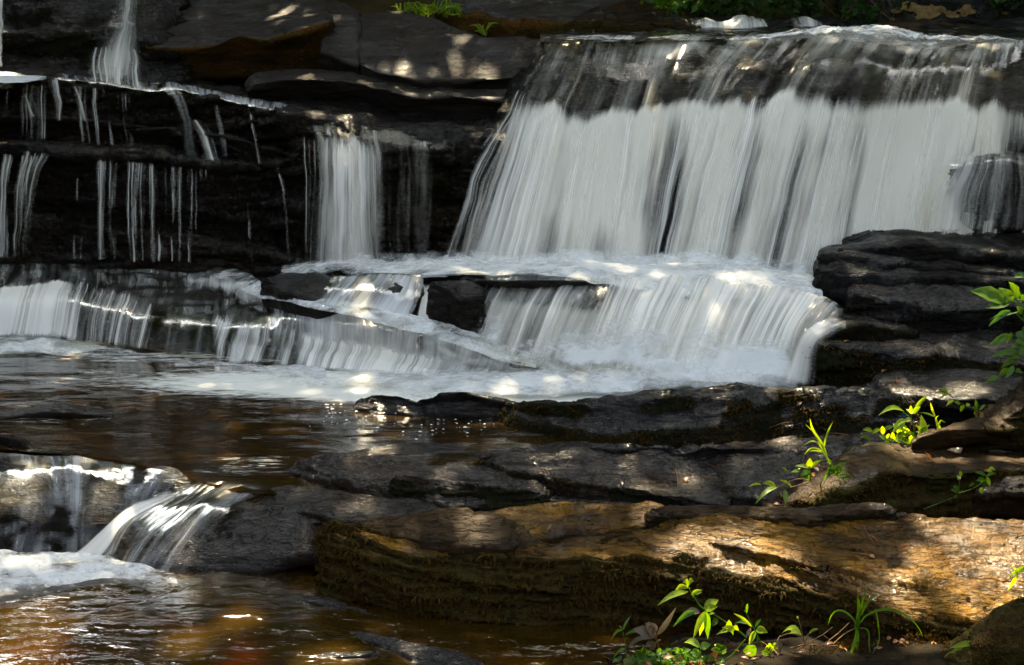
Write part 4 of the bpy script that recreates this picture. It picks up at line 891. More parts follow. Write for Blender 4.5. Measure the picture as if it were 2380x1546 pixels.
rock('thin flat black stone in the amber pool, bottom centre', 'slate', [
    (690, 1512, -.243, 1522, -.245, 1535, -.28), (750, 1506, -.236, 1524, -.243, 1540, -.28), (820, 1508, -.236, 1524, -.243, 1542, -.28), (880, 1514, -.243, 1522, -.246, 1540, -.28)], big=.006, mid=.010, strata=.006, cap=.02)
rock('dark layered stones in the amber pool under the big foreground ledge', 'slate', [
    (790, 1456, -.243, 1462, -.246, 1480, -.29), (860, 1460, -.236, 1480, -.243, 1510, -.29), (930, 1475, -.225, 1508, -.236, 1545, -.29), (1010, 1498, -.215, 1540, -.23, 1580, -.29), (1090, 1522, -.20, 1570, -.22, 1600, -.29)], big=.012, mid=.014, strata=.015, layer=.02, terr=.6)
rock('narrow black shelf at the foot of the ledge, just above the amber pool', 'slate', [
    (670, 1380, -.235, 1388, -.244, 1402, -.29), (730, 1382, -.225, 1394, -.238, 1415, -.29), (820, 1398, -.225, 1412, -.238, 1432, -.29), (900, 1422, -.235, 1432, -.244, 1450, -.29)], big=.008, mid=.01)
# ------------------------------------------------------------------ still and sliding water
def fade(P, cx, cy, rx, ry):
    """1 inside an ellipse on the plan, falling to 0 at twice its size."""
    return sstep(2.0, 0.6, np.hypot((P[:, 0] - cx) / rx, (P[:, 1] - cy) / ry))

def pool_dens(D, un, vn, P):
    x, y = P[:, 0], P[:, 1]
    d = np.zeros(len(P))
    c = W(1150, 905, 0.0); d = np.maximum(d, 1.35 * fade(P, c[0], c[1] + .05, 1.3, 0.24))
    c = W(1450, 905, 0.0); d = np.maximum(d, 1.4 * fade(P, c[0], c[1] + .1, .9, 0.26))
    c = W(760, 895, 0.0); d = np.maximum(d, 1.0 * fade(P, c[0], c[1] + .05, .95, 0.22))
    c = W(400, 880, 0.0); d = np.maximum(d, 0.50 * fade(P, c[0], c[1], .9, 0.2))
    c = W(40, 800, 0.0); d = np.maximum(d, 1.2 * fade(P, c[0], c[1] - .05, .45, 0.16))
    c = W(420, 830, 0.0); d = np.maximum(d, 0.55 * fade(P, c[0], c[1], .9, 0.12))
    c = W(240, 860, 0.0); d = np.maximum(d, 0.32 * fade(P, c[0], c[1], .8, 0.35))
    c = W(120, 960, 0.0); d = np.maximum(d, 0.42 * fade(P, c[0], c[1], .45, 0.2))
    c = W(570, 1085, 0.0); d = np.maximum(d, 0.45 * fade(P, c[0], c[1], .25, 0.16))
    c = W(880, 970, 0.0); d = np.maximum(d, 0.28 * fade(P, c[0], c[1], .55, 0.2))
    return d
tag(patch('water', [[(-300, 770, 0), (-300, 1050, 0)], [(0, 770, 0), (0, 1046, 0)], [(180, 775, 0), (180, 1058, 0)], [(300, 790, 0), (300, 1074, 0)], [(420, 800, 0), (420, 1108, 0)], [(500, 810, 0), (500, 1136, 0)], [(600, 820, 0), (600, 1150, 0)], [(720, 830, 0), (720, 1150, 0)], [(900, 850, 0), (900, 1165, 0)], [(1200, 870, 0), (1200, 1150, 0)], [(1500, 880, 0), (1500, 1130, 0)], [(1900, 890, 0), (1900, 1050, 0)]],
    'pool', amp=0.008, freq=(2.6, 7.0, 1), seed=41, mod=pool_dens), kind='structure')
def low_dens(D, un, vn, P):
    d = np.zeros(len(P))
    c = W(120, 1310, -.25); d = np.maximum(d, 0.9 * fade(P, c[0], c[1] + .05, .34, 0.04))
    c = W(-60, 1350, -.25); d = np.maximum(d, 0.3 * fade(P, c[0], c[1], .3, 0.05))
    c = W(330, 1332, -.25); d = np.maximum(d, 0.5 * fade(P, c[0], c[1], .14, 0.03))
    c = W(180, 1375, -.25); d = np.maximum(d, 0.14 * fade(P, c[0], c[1], .3, 0.05))
    c = W(470, 1440, -.25); d = np.maximum(d, 0.22 * fade(P, c[0], c[1], .12, 0.04))
    return d
tag(patch('water', [[(-300, 1262, -.25), (-300, 1900, -.25)], [(300, 1280, -.25), (300, 1900, -.25)], [(700, 1290, -.25), (700, 1900, -.25)], [(1200, 1330, -.25), (1200, 1900, -.25)], [(1700, 1400, -.25), (1700, 1900, -.25)]],
    'low', amp=0.008, freq=(3.5, 7.0, 1), seed=43, mod=low_dens), kind='structure')
tag(patch('water', [[(1230, 60, 1.865), (1230, 97, 1.865)], [(1500, 55, 1.87), (1500, 96, 1.865)], [(1800, 55, 1.89), (1800, 90, 1.875)], [(2100, 52, 1.90), (2100, 92, 1.87)], [(2520, 58, 1.88), (2520, 104, 1.84)]],
    'upper', amp=0.02, freq=(4, 7, 1), seed=45, dens=[.25, .45]), kind='structure')

# ------------------------------------------------------------------ waterfalls
def waterfall(label, loc, group=None, cat='waterfall', name='waterfall'):
    return tag(empty(name, loc), label, cat, group)

# main fall ------------------------------------------------
wf = waterfall('wide white main waterfall pouring over the long dark step', W(1600, 640, 8.75))
FALL2 = [[(s[0][0] + 22, s[0][1] - 13, s[0][2] + .5)] + s for s in FALL]
def main_mod(D, un, vn, P, U, V):
    Z = np.zeros(U.size)
    sl = U.ravel() + 0.03 * fbm(np.stack([U.ravel() * 1.2, V.ravel() * 0.6, Z], -1), 2, 70)
    col = fbm(np.stack([sl * 7.0, V.ravel() * 0.35, Z], -1), 3, 71).reshape(U.shape)
    wide = fbm(np.stack([sl * 2.0, V.ravel() * 0.5, Z], -1), 3, 74).reshape(U.shape)
    blot = fbm(np.stack([sl * 5.0, V.ravel() * 2.2, Z], -1), 3, 75).reshape(U.shape)
    scal = fbm(np.stack([U.ravel() * 6, Z, Z], -1), 4, 72).reshape(U.shape)
    vl = 0.36 + 0.06 * scal - 0.05 * col                       # where the sheet turns white
    white = sstep(vl - 0.035, vl + 0.045, vn + .02 * blot)
    crest = 0.46 * sstep(0.16, 0.02, vn) * (0.4 + 0.9 * noise_at(P, np.array([5, 5, 12.0]), 73)) + 0.15 + 0.20 * col + 0.06 * wide
    body = 0.96 + 0.55 * col + 0.62 * wide + 0.45 * blot * sstep(.40, .55, vn) - 0.16 * sstep(0.5, 0.95, vn) + .25 * sstep(.55, .38, vn)
    for c, w, a in ((0.335, 0.036, 0.85), (0.285, 0.012, 0.25), (0.47, 0.012, 0.25), (0.56, 0.014, 0.25), (0.65, 0.016, .28), (0.20, 0.014, .35), (0.12, .014, .3)):
        body = body - a * np.exp(-((un - c - 0.025 * (vn - .6)) / w) ** 2) * sstep(0.3, 0.5, vn)
    body = body - 0.70 * sstep(0.80, 0.97, un) + 0.15 * sstep(0.36, 0.42, un) * sstep(0.78, 0.6, un)
    body = body - 0.45 * sstep(0.09, 0.0, un)
    d = crest * (1 - white) + body * white
    return d - 0.25 * sstep(0.8, 0.95, un) * (1 - white)
def main_full(D, un, vn, P, U, V):
    v0 = np.interp(2, [0, 5], [0, 1]); L = V.max(); k = .26                      # the part of the sheet lying on the stream
    vv = np.clip((vn - k) / (1 - k), 0, 1)
    d = main_mod(D, un, vv, P, U, V)
    return d * sstep(0, .2, vn) + (.18 + .5 * noise_at(P, np.array([4, 7, 9.0]), 76)) * sstep(k + .03, k - .1, vn)
sheet(wf, FALL2, [0] * 6, 'fall', 'water_sheet', main_full, edge=(.02, 0, .08, .02), amp_u=.06, freq_u=4.5, seed=5, smooth_v=3, res=1.1, wk=.3)
def main_mod2(D, un, vn, P, U, V):
    col = fbm(np.stack([U.ravel() * 9.0, V.ravel() * 0.3, np.zeros(U.size)], -1), 3, 81).reshape(U.shape)
    return np.clip(0.24 + 0.5 * col, 0, 1) * sstep(0.36, 0.48, vn) * sstep(1.0, .82, un)
sheet(wf, FALL, [0, 0, 0, 0, 0], 'veil', 'water_veil', main_mod2, edge=(.03, .03, .0, .03), amp_u=.03, freq_u=9, seed=9, off=.05, smooth_v=3, wk=.3)
# spray side strands at the left end of the main fall
sheet(wf, [[(1190, 190, 9.45), (1120, 330, 9.28), (1060, 480, 9.2), (1000, 630, 9.1)], [(1215, 195, 9.4), (1150, 330, 9.22), (1100, 480, 9.12), (1050, 640, 9.0)], [(1235, 200, 9.36), (1185, 330, 9.2), (1140, 480, 9.1), (1090, 640, 8.98)]], [.15, .30, .32, .25], 'veil', 'water_veil', edge=(.3, .3, .05, .08), seed=12, amp_u=.02)
# foam at its foot
def lumpy(a, b, s, seed):
    def f(D, un, vn, P):
        return D * (a + b * fbm(P * s, 4, seed))
    return f
for k, (dz, se) in enumerate(((-.02, 51), (0.015, 52), (.04, 53))):
    st = [[(650, 612, .45), (650, 638, .44), (650, 662, .40)], [(800, 606, .49 + dz), (800, 624, .48 + dz), (800, 652, .45)], [(1000, 602, .51 + dz), (1000, 620, .52 + dz), (1000, 655, .52)], [(1200, 602, .52 + dz), (1200, 616, .56 + dz), (1200, 634, .60)], [(1400, 604, .52 + dz), (1400, 628, .57 + dz), (1400, 668, .53)],
          [(1600, 610, .52 + dz), (1600, 640, .57 + dz), (1600, 705, .46)], [(1800, 614, .51 + dz), (1800, 644, .55 + dz), (1800, 715, .43)], [(1940, 636, .48 + dz), (1940, 670, .48 + dz), (1940, 735, .38)]]
    patch('foam', st, 'foam', [[.0, .3, .0], [.1, .5, .05], [.15, .7, .3], [.2, .85, .4], [.2, .9, .5], [.2, .95, .5], [.2, .9, .5], [.1, .6, .4]], parent=wf, lump=0.05, lf=3.2, seed=se, amp=.01, mod=lumpy(1.0, .55, 4, se), smooth_v=6)
for k, (off, se) in enumerate(((.0, 55), (.07, 56))):   # spray thrown up along the foot of the fall
    st = [[(p, t, y + .02 - off), (p - 4, (t + b) / 2, y - .04 - off), (p - 8, b, y - .12 - off)] for p, t, b, y in ((640, 590, 640, 9.45), (800, 575, 634, 9.2), (1000, 566, 640, 9.0), (1200, 560, 642, 8.82), (1400, 560, 650, 8.75), (1600, 556, 668, 8.66), (1800, 556, 680, 8.6), (1960, 575, 690, 8.55))]
    sheet(wf, st, [[0, .15, .35], [0, .25, .5], [0, .4, .75], [0, .5, .95], [0, .55, 1.05], [0, .6, 1.15], [0, .6, 1.15], [0, .4, .9]], 'foam', 'spray', lambda D, un, vn, P, U, V: D * (1 + 1.1 * noise_at(P, np.array([5, 5, 3.5]), 57 + k)) - .04, edge=(.1, .05, .25, .15), amp_u=.05, freq_u=4, seed=se, smooth_v=6)

# lower cascade --------------------------------------------
wl = waterfall('lower white cascade spilling from the foaming shelf into the brown pool', W(1550, 900, 7.7))
LOW2 = [[(s[0][0] + 12, s[0][1] - 14, s[0][2] + .22)] + s for s in LOWER]
def low_mod(D, un, vn, P, U, V):
    Z = np.zeros(U.size)
    col = fbm(np.stack([U.ravel() * 8.0, V.ravel() * 0.6, Z], -1), 3, 91).reshape(U.shape)
    wide = fbm(np.stack([U.ravel() * 2.6, V.ravel() * 0.9, Z], -1), 3, 92).reshape(U.shape)
    d = 0.60 + 0.55 * col + 0.45 * wide + 0.62 * sstep(0.30, 0.60, un) - 0.12 * vn
    d = d - 0.22 * sstep(.5, 1, vn) * sstep(.5, .3, un) - 0.3 * sstep(.25, .35, vn) * sstep(.55, .45, vn) * sstep(.45, .3, un)
    d = d - 0.35 * np.exp(-((un - .80) / .05) ** 2) * np.exp(-((vn - .45) / .2) ** 2)
    return d
sheet(wl, LOW2, [0, 0, 0, 0], 'fall', 'water_sheet', low_mod, edge=(.10, .2, .06, .07), amp_u=.045, seed=21, res=1.2, smooth_v=4, wk=.4)
sheet(wl, LOW2, [0, 0, 0, 0], 'veil', 'water_veil', lambda D, un, vn, P, U, V: np.clip(.25 + .5 * sstep(.3, .55, un) + .6 * noise_at(np.stack([U * 7, V * .7, U * 0], -1), 1.0, 93), 0, 1), edge=(.10, .16, .2, .10), amp_u=.05, seed=22, off=.05, smooth_v=4, wk=.4)
sheet(wl, LOW2, [0, 0, 0, 0], 'foam', 'spray', lambda D, un, vn, P, U, V: sstep(.5, 1.0, vn) * (.5 + .5 * sstep(.2, .5, un)) * (1 + 1.2 * noise_at(P, np.array([5, 5, 4.0]), 94)), edge=(.12, .16, .0, .12), amp_u=.05, seed=23, off=.10, smooth_v=4)
sheet(wl, [[(1105, 634, 8.56), (1108, 650, 8.26), (1100, 668, 8.15), (1085, 720, 8.06)], [(1180, 628, 8.56), (1178, 646, 8.24), (1168, 668, 8.13), (1150, 725, 8.02)], [(1280, 632, 8.54), (1275, 650, 8.22), (1262, 672, 8.12), (1240, 730, 8.0)], [(1400, 645, 8.5), (1390, 656, 8.22), (1375, 674, 8.1), (1350, 735, 7.97)]], [[.1, .2, .4, .3], [.15, .24, .45, .4], [.2, .3, .55, .4], [.4, .55, .7, .5]], 'film', 'water_sheet', edge=(.15, .1, .12, .15), seed=35, amp_u=.02, smooth_v=3)
# water rounding the square block and the hump on its left
sheet(wl, [[(770, 640, 8.42), (750, 675, 8.24), (730, 712, 8.2)], [(870, 626, 8.42), (840, 668, 8.22), (800, 720, 8.1)], [(940, 628, 8.42), (915, 676, 8.2), (885, 735, 8.04)], [(1000, 645, 8.4), (985, 695, 8.16), (960, 750, 8.0)]], [[.5, .35, .7], [.45, .34, .6], [.5, .42, .75], [.7, .85, 1.0]], 'film', 'water_sheet', edge=(.08, .08, .1, .06), seed=31, amp_u=.02)
sheet(wl, [[(985, 660, 8.35), (975, 705, 8.2), (960, 760, 8.02)], [(1010, 660, 8.3), (1000, 705, 8.16), (1000, 765, 7.98)]], [.5, .9, .9], 'fall', 'water_sheet', edge=(.2, .2, .1, .05), seed=32)
sheet(wl, [[(1078, 650, 8.16), (1068, 690, 8.05), (1060, 765, 8.0)], [(1110, 655, 8.15), (1098, 690, 8.04), (1090, 775, 7.98)]], [.35, .5, .4], 'veil', 'water_sheet', edge=(.2, .2, .1, .05), seed=33)
for se, dz in ((61, -.01), (62, .015), (63, .03)):
    st = [[(560, 842, .01), (560, 862, .01 + dz), (560, 892, .004)], [(800, 856, .02), (800, 882, .03 + dz), (800, 920, .006)], [(1000, 858, .04), (1000, 892, .04 + dz), (1000, 930, .008)], [(1200, 842, .09), (1200, 886, .05 + dz), (1200, 936, .008)], [(1350, 842, .12), (1350, 880, .07 + dz), (1350, 930, .012)], [(1500, 850, .13), (1500, 880, .08 + dz), (1500, 918, .02)], [(1650, 855, .14), (1650, 880, .09 + dz), (1650, 906, .05)], [(1870, 862, .13), (1870, 882, .08 + dz), (1870, 906, .04)]]
    patch('foam', st, 'foam', [[.0, .2, 0], [.1, .5, .05], [.1, .75, .15], [.15, .85, .25], [.15, .9, .3], [.1, .85, .3], [.1, .75, .2], [.0, .4, .1]], parent=wl, lump=.04, lf=4, seed=se, mod=lumpy(1.0, .6, 5, se), smooth_v=5)
st = [[(p, t, y + .02), (p - 4, (t + b) / 2, y - .03), (p - 8, b, y - .08)] for p, t, b, y in ((1130, 790, 850, 7.98), (1250, 800, 880, 7.88), (1400, 810, 900, 7.72), (1550, 815, 905, 7.66), (1700, 815, 905, 7.6), (1900, 830, 900, 7.5))]
sheet(wl, st, [[0, .2, .4], [0, .3, .7], [0, .35, .9], [0, .35, .9], [0, .3, .8], [0, .1, .4]], 'foam', 'spray', lambda D, un, vn, P, U, V: D * (1 + 1.1 * noise_at(P, np.array([5, 5, 4.0]), 67)) - .04, edge=(.12, .1, .25, .15), amp_u=.05, freq_u=4, seed=66, smooth_v=6)

# left ledge cascade ---------------------------------------
wc = waterfall('low cascade sliding over the green rimmed ledge, left of centre', W(400, 830, 8.6))
LL = [(-180, 612, 692, 806), (0, 612, 684, 800), (100, 612, 674, 800), (168, 614, 664, 803), (200, 614, 674, 806), (280, 618, 696, 815), (400, 626, 724, 826), (500, 640, 750, 840), (600, 665, 770, 852), (700, 690, 785, 862), (850, 715, 802, 876), (1000, 745, 830, 886), (1120, 790, 852, 893), (1230, 835, 874, 897)]
LZ = [(.285, .25), (.285, .26), (.285, .26), (.285, .265), (.285, .27), (.295, .26), (.295, .24), (.295, .22), (.315, .20), (.335, .18), (.345, .16), (.315, .13), (.235, .10), (.135, .065)]
LYB = [8.68, 8.66, 8.66, 8.66, 8.62, 8.56, 8.42, 8.34, 8.28, 8.2, 8.07, 7.92, 7.82, 7.74]
LST = [[(p - 8 + 18, b, z[0]), (p + 6, (b + l) / 2 + 8, (z[0] + z[1]) / 2 + .012), (p, l, z[1]), (p - 12, l + 28, y + .08), (p - 26, f, y)] for (p, b, l, f), z, y in zip(LL, LZ, LYB)]
def led_mod(D, un, vn, P, U, V):
    px = np.interp(un, np.linspace(0, 1, 200), np.interp(np.linspace(0, 1, 200), np.linspace(0, 1, 200), np.linspace(-180, 1230, 200)))
    px = 1190 + P[..., 0] / P[..., 1] * FOC * 0.985
    col = fbm(np.stack([U.ravel() * 10.0, V.ravel() * 0.3, np.zeros(U.size)], -1), 3, 101).reshape(U.shape)
    def band(a, b, s=18): return sstep(a - s, a + s, px) * sstep(b + s, b - s, px)
    fallf = sstep(.60, .70, vn + .05 * noise_at(P, np.array([8, 8, 1.0]), 104))
    curtain = .85 * band(-250, 160, 30) + .26 * band(185, 330) + .05 * band(330, 480) + .52 * band(490, 590, 12) + .22 * band(590, 690) + 1.0 * band(690, 905) + .75 * band(905, 1000) + .55 * band(1000, 1100) + .45 * band(1100, 1250)
    top = .08 + .08 * band(-250, 170) + .25 * band(480, 700) * sstep(.35, .1, vn) + .50 * band(680, 1250, 50) + .20 * noise_at(P, np.array([3, 9, 3.0]), 102)
    top = top + .5 * band(430, 640) * np.exp(-((vn - .18) / .1) ** 2)
    wide = fbm(np.stack([U.ravel() * 3.0, V.ravel() * 0.5, np.zeros(U.size)], -1), 3, 103).reshape(U.shape)
    d = top * (1 - fallf) + curtain * (1 + .9 * col + .9 * wide) * fallf
    return d
sheet(wc, LST, [0] * 5, 'film', 'water_sheet', led_mod, edge=(0, .03, .06, .03), amp_u=.014, freq_u=10, seed=51, res=1.2, smooth_v=3, wk=.8, off=.008)
sheet(wc, LST, [0] * 5, 'veil', 'water_veil', lambda D, un, vn, P, U, V: led_mod(D, un, vn, P, U + 3.3, V) * sstep(.6, .7, vn) * .8, edge=(0, .03, .06, .03), amp_u=.02, freq_u=12, seed=52, off=.03, smooth_v=3, wk=.6)
for se in (111, 112):
    patch('foam', [[(-200, 782, .05), (-200, 800, .04), (-200, 828, .01)], [(0, 780, .05), (0, 798, .04), (0, 825, .01)], [(110, 782, .05), (110, 798, .04), (110, 828, .01)], [(240, 800, .03), (240, 812, .02), (240, 835, .01)], [(330, 808, .02), (330, 820, .015), (330, 838, .01)], [(430, 820, .02), (430, 832, .015), (430, 850, .01)], [(600, 838, .02), (600, 852, .015), (600, 872, .01)], [(760, 852, .02), (760, 866, .015), (760, 885, .01)]], 'foam',
          [[.4, 1.0, .3], [.5, 1.1, .4], [.4, 1.0, .4], [.15, .5, .15], [.15, .45, .1], [.15, .5, .15], [.2, .65, .2], [.2, .8, .3]], parent=wc, lump=.025, lf=7, seed=se, mod=lumpy(.75, .8, 7, se), smooth_v=4)
# white chute running from the shelf down to the left ledge
for se in (121, 122):
    patch('foam', [[(440, 622, .30), (440, 634, .31), (440, 648, .29)], [(520, 624, .34), (520, 642, .35), (520, 664, .31)], [(580, 632, .37), (580, 656, .38), (580, 688, .32)], [(640, 654, .41), (640, 676, .41), (640, 704, .35)], [(700, 684, .41), (700, 698, .41), (700, 720, .34)], [(800, 694, .41), (800, 712, .41), (800, 742, .34)], [(920, 718, .38), (920, 742, .37), (920, 780, .28)], [(1040, 746, .33), (1040, 772, .33), (1040, 812, .22)], [(1150, 790, .24), (1150, 818, .22), (1150, 850, .13)], [(1260, 830, .15), (1260, 850, .13), (1260, 875, .08)]], 'foam',
          [[.0, .2, .05], [.02, .5, .2], [.05, .7, .35], [.10, .85, .45], [.4, .85, .3], [.4, .95, .35], [.4, .95, .35], [.5, .95, .3], [.4, .8, .25], [.3, .7, .3]], parent=wc, lump=.018, lf=6, seed=se, mod=lumpy(.8, .8, 6, se), smooth_v=6)

# small left waterfall --------------------------------------
ws = waterfall('small left waterfall with a mossy yellow lip, beside the main fall', W(840, 620, 9.6))
SS = [[(655, 262, 9.95), (690, 300, 9.76), (705, 400, 9.72), (718, 620, 9.72)], [(715, 262, 9.85), (745, 318, 9.62), (748, 400, 9.6), (736, 622, 9.56)], [(800, 268, 9.76), (800, 326, 9.52), (800, 420, 9.5), (800, 624, 9.5)], [(850, 282, 9.72), (858, 330, 9.5), (860, 420, 9.48), (876, 622, 9.44)], [(910, 294, 9.66), (920, 342, 9.46), (918, 430, 9.44), (915, 622, 9.42)], [(1000, 306, 9.58), (1005, 352, 9.38), (1000, 440, 9.38), (992, 622, 9.36)], [(1080, 316, 9.5), (1075, 360, 9.3), (1070, 450, 9.28), (1060, 622, 9.28)]]
def small_mod(D, un, vn, P, U, V):
    col = fbm(np.stack([U.ravel() * 11.0, V.ravel() * 0.2, np.zeros(U.size)], -1), 3, 131).reshape(U.shape)
    px = 1190 + P[..., 0] / P[..., 1] * FOC * 1.0
    def band(a, b, s=10): return sstep(a - s, a + s, px) * sstep(b + s, b - s, px)
    lip = sstep(.16, .25, vn + .07 * fbm(np.stack([U.ravel() * 9, V.ravel() * 0, np.zeros(U.size)], -1), 3, 133).reshape(U.shape))
    body = (.16 * band(650, 740, 20) + .74 * band(748, 858, 40) + .055 * band(868, 1000) + .015 * band(1000, 1200)) * (1 + 1.3 * col)
    top = .14 + .3 * band(760, 850) * sstep(.1, 0.0, vn) + .12 * col
    blot = fbm(np.stack([U.ravel() * 7, V.ravel() * 2.5, np.zeros(U.size)], -1), 3, 134).reshape(U.shape)
    return top * (1 - lip) + body * lip * (1 + .7 * blot)
sheet(ws, SS, [0] * 4, 'fall', 'water_sheet', small_mod, edge=(.2, .15, .02, .02), amp_u=.02, freq_u=10, seed=61, res=1.2, wk=.4)
sheet(ws, SS, [0] * 4, 'veil', 'water_veil', lambda D, un, vn, P, U, V: small_mod(D, un, vn, P, U + 2.1, V) * sstep(.2, .3, vn) * .7, edge=(.06, .08, .02, .02), amp_u=.02, freq_u=12, seed=62, off=.04, wk=.4)

# trickles on the black wall ---------------------------------
TU = [[(-170, 186, 10.32), (-170, 240, 10.3), (-170, 335, 10.1)], [(60, 186, 10.29), (60, 240, 10.28), (58, 335, 10.08)], [(190, 196, 10.26), (194, 250, 10.24), (200, 345, 10.05)], [(380, 214, 10.15), (390, 270, 10.12), (400, 360, 10.0)], [(560, 250, 9.96), (575, 300, 9.95), (590, 380, 9.9)], [(690, 290, 9.78), (700, 340, 9.76), (706, 420, 9.76)]]
wt = waterfall('thin trickles hanging down the black rock wall on the left', W(300, 610, 9.9), name='water_trickles', cat='water trickles')
TT = [[(-170, 350, 9.88), (-170, 400, 9.86), (-170, 605, 9.84)], [(60, 352, 9.84), (50, 400, 9.82), (40, 605, 9.8)], [(250, 366, 9.84), (250, 410, 9.82), (250, 612, 9.78)], [(400, 380, 9.82), (402, 420, 9.8), (405, 616, 9.74)], [(520, 392, 9.82), (525, 430, 9.8), (530, 618, 9.7)], [(605, 396, 9.84), (625, 440, 9.78), (640, 618, 9.66)], [(680, 392, 9.8), (695, 440, 9.74), (706, 618, 9.62)]]
def tr_mod(D, un, vn, P, U, V):
    Z = np.zeros(U.size)
    sl = U.ravel() + 0.012 * fbm(np.stack([U.ravel() * 3, V.ravel() * 3, Z], -1), 2, 140)
    col = fbm(np.stack([sl * 26.0, V.ravel() * 0.5, Z], -1), 2, 141).reshape(U.shape)
    fine = fbm(np.stack([sl * 60.0, V.ravel() * 0.8, Z], -1), 2, 143).reshape(U.shape)
    big = fbm(np.stack([U.ravel() * 2.2, V.ravel() * 0.3, Z], -1), 2, 142).reshape(U.shape)
    brk = fbm(np.stack([sl * 14, V.ravel() * 5, Z], -1), 3, 144).reshape(U.shape)
    px = 1190 + P[..., 0] / P[..., 1] * FOC
    d = -.02 + .40 * col + .20 * fine + .42 * big + .20 * brk
    d = d + .16 * sstep(20, 60, px) * sstep(140, 90, px) + .28 * sstep(630, 645, px) * sstep(670, 655, px)
    return np.clip(d, 0, .30) * (1 - .35 * vn)
sheet(wt, TT, [0, 0, 0], 'veil', 'water_veil', tr_mod, edge=(0, .05, .04, .03), amp_u=.015, freq_u=14, seed=71, res=1.3, wk=.4, off=.03)
sheet(wt, TU, [0, 0, 0], 'veil', 'water_veil', lambda D, un, vn, P, U, V: tr_mod(D, un, vn, P, U + 5.5, V) * .75, edge=(0, .05, .04, .06), amp_u=.012, freq_u=14, seed=73, res=1.3, wk=.4, off=.03)
def strand(parent, pts, wpx, dens, mat='veil', seed=0, **kw):
    a = [(x - wpx / 2, y, v) for x, y, v in pts]; b = [(x + wpx / 2, y, v) for x, y, v in pts]
    m = [(x, y, v - .012) for x, y, v in pts]
    return sheet(parent, [a, m, b], dens, mat, 'water_strand', edge=(.3, .3, .04, .06), seed=seed, amp_u=.006, res=1.5, **kw)
w1 = waterfall('trickle splitting over stone ribs below the glowing wet rim at the far left', W(140, 335, 9.9), cat='trickle', name='water_trickle')
def fan(parent, lines, dens, mat='veil', seed=0):
    return sheet(parent, lines, dens, mat, 'water_strand', edge=(.25, .25, .05, .12), seed=seed, amp_u=.008, res=1.6, smooth_v=2)
fan(w1, [[(104, 180, 10.27), (108, 210, 10.24), (118, 288, 10.2)], [(122, 178, 10.25), (124, 210, 10.21), (130, 290, 10.17)], [(140, 182, 10.26), (142, 210, 10.24), (146, 290, 10.2)]], [[.2, .15, .1], [.4, .36, .26], [.2, .15, .08]], 'veil', 81)
fan(w1, [[(150, 200, 10.26), (160, 240, 10.22), (168, 288, 10.18)], [(165, 198, 10.25), (178, 240, 10.2), (190, 290, 10.16)], [(180, 202, 10.26), (198, 240, 10.22), (212, 290, 10.18)]], [.05, .2, .15], 'veil', 83)
fan(w1, [[(40, 210, 10.28), (50, 250, 10.25), (58, 285, 10.22)], [(60, 208, 10.27), (72, 250, 10.24), (82, 288, 10.2)], [(78, 210, 10.28), (92, 250, 10.25), (106, 285, 10.22)]], [.05, .2, .15], 'veil', 84)
fan(w1, [[(40, 345, 9.88), (26, 390, 9.84), (12, 520, 9.82), (5, 600, 9.8)], [(90, 348, 9.84), (70, 390, 9.8), (55, 520, 9.78), (48, 600, 9.76)], [(130, 350, 9.84), (108, 395, 9.82), (90, 520, 9.8), (84, 600, 9.78)]], [[.1, .1, .08, .05], [.22, .24, .2, .14], [.1, .1, .08, .05]], 'veil', 86)
w2 = waterfall('slim leaning trickle running off the black upper ledge, second from the left', W(470, 375, 9.95), cat='trickle', name='water_trickle')
strand(w2, [(388, 206, 10.14), (405, 225, 10.06), (425, 280, 10.0), (445, 375, 9.84)], 40, [.3, .36, .3, .24], 'fall', 91)
strand(w2, [(440, 275, 10.06), (470, 320, 10.0), (490, 380, 9.86)], 46, [.15, .35, .35], 'veil', 92)
w3 = waterfall('splashing trickle fanning down the wet wall at the upper left', W(265, 195, 10.35), cat='trickle', name='water_trickle')
fan(w3, [[(270, -15, 11.0), (250, 60, 10.6), (215, 120, 10.48), (188, 198, 10.28)], [(290, -15, 11.0), (284, 60, 10.55), (262, 115, 10.42), (248, 200, 10.24)], [(310, -15, 11.0), (306, 60, 10.57), (296, 118, 10.45), (290, 202, 10.24)], [(330, -15, 11.0), (326, 60, 10.6), (336, 122, 10.48), (345, 204, 10.26)]], [[.1, .08, .15, .2], [.3, .25, .45, .5], [.3, .28, .42, .45], [.1, .1, .15, .15]], 'fall', 94)
fan(w3, [[(205, 112, 10.5), (195, 140, 10.42), (190, 200, 10.25)], [(262, 100, 10.46), (258, 140, 10.38), (255, 202, 10.2)], [(330, 116, 10.48), (340, 150, 10.4), (350, 204, 10.22)]], [[.1, .25, .2], [.15, .35, .4], [.1, .2, .15]], 'veil', 95)
w4 = waterfall('narrow sunlit trickle at the very left edge of the upper wall', W(0, 175, 10.4), cat='trickle', name='water_trickle')
strand(w4, [(-2, -20, 10.7), (0, 60, 10.55), (2, 165, 10.35)], 26, [.6, .6, .7], 'fall', 96)
patch('foam', [[(-160, 166, 1.60), (-160, 176, 1.60), (-160, 186, 1.575)], [(0, 168, 1.60), (0, 177, 1.6), (0, 188, 1.575)], [(70, 171, 1.59), (70, 178, 1.59), (70, 188, 1.57)], [(112, 175, 1.585), (112, 180, 1.585), (112, 187, 1.57)]], 'foam', [[.6, 1.1, .6], [.6, 1.2, .7], [.5, 1.1, .6], [.1, .5, .2]], parent=w4, lump=.02, lf=9, seed=131)
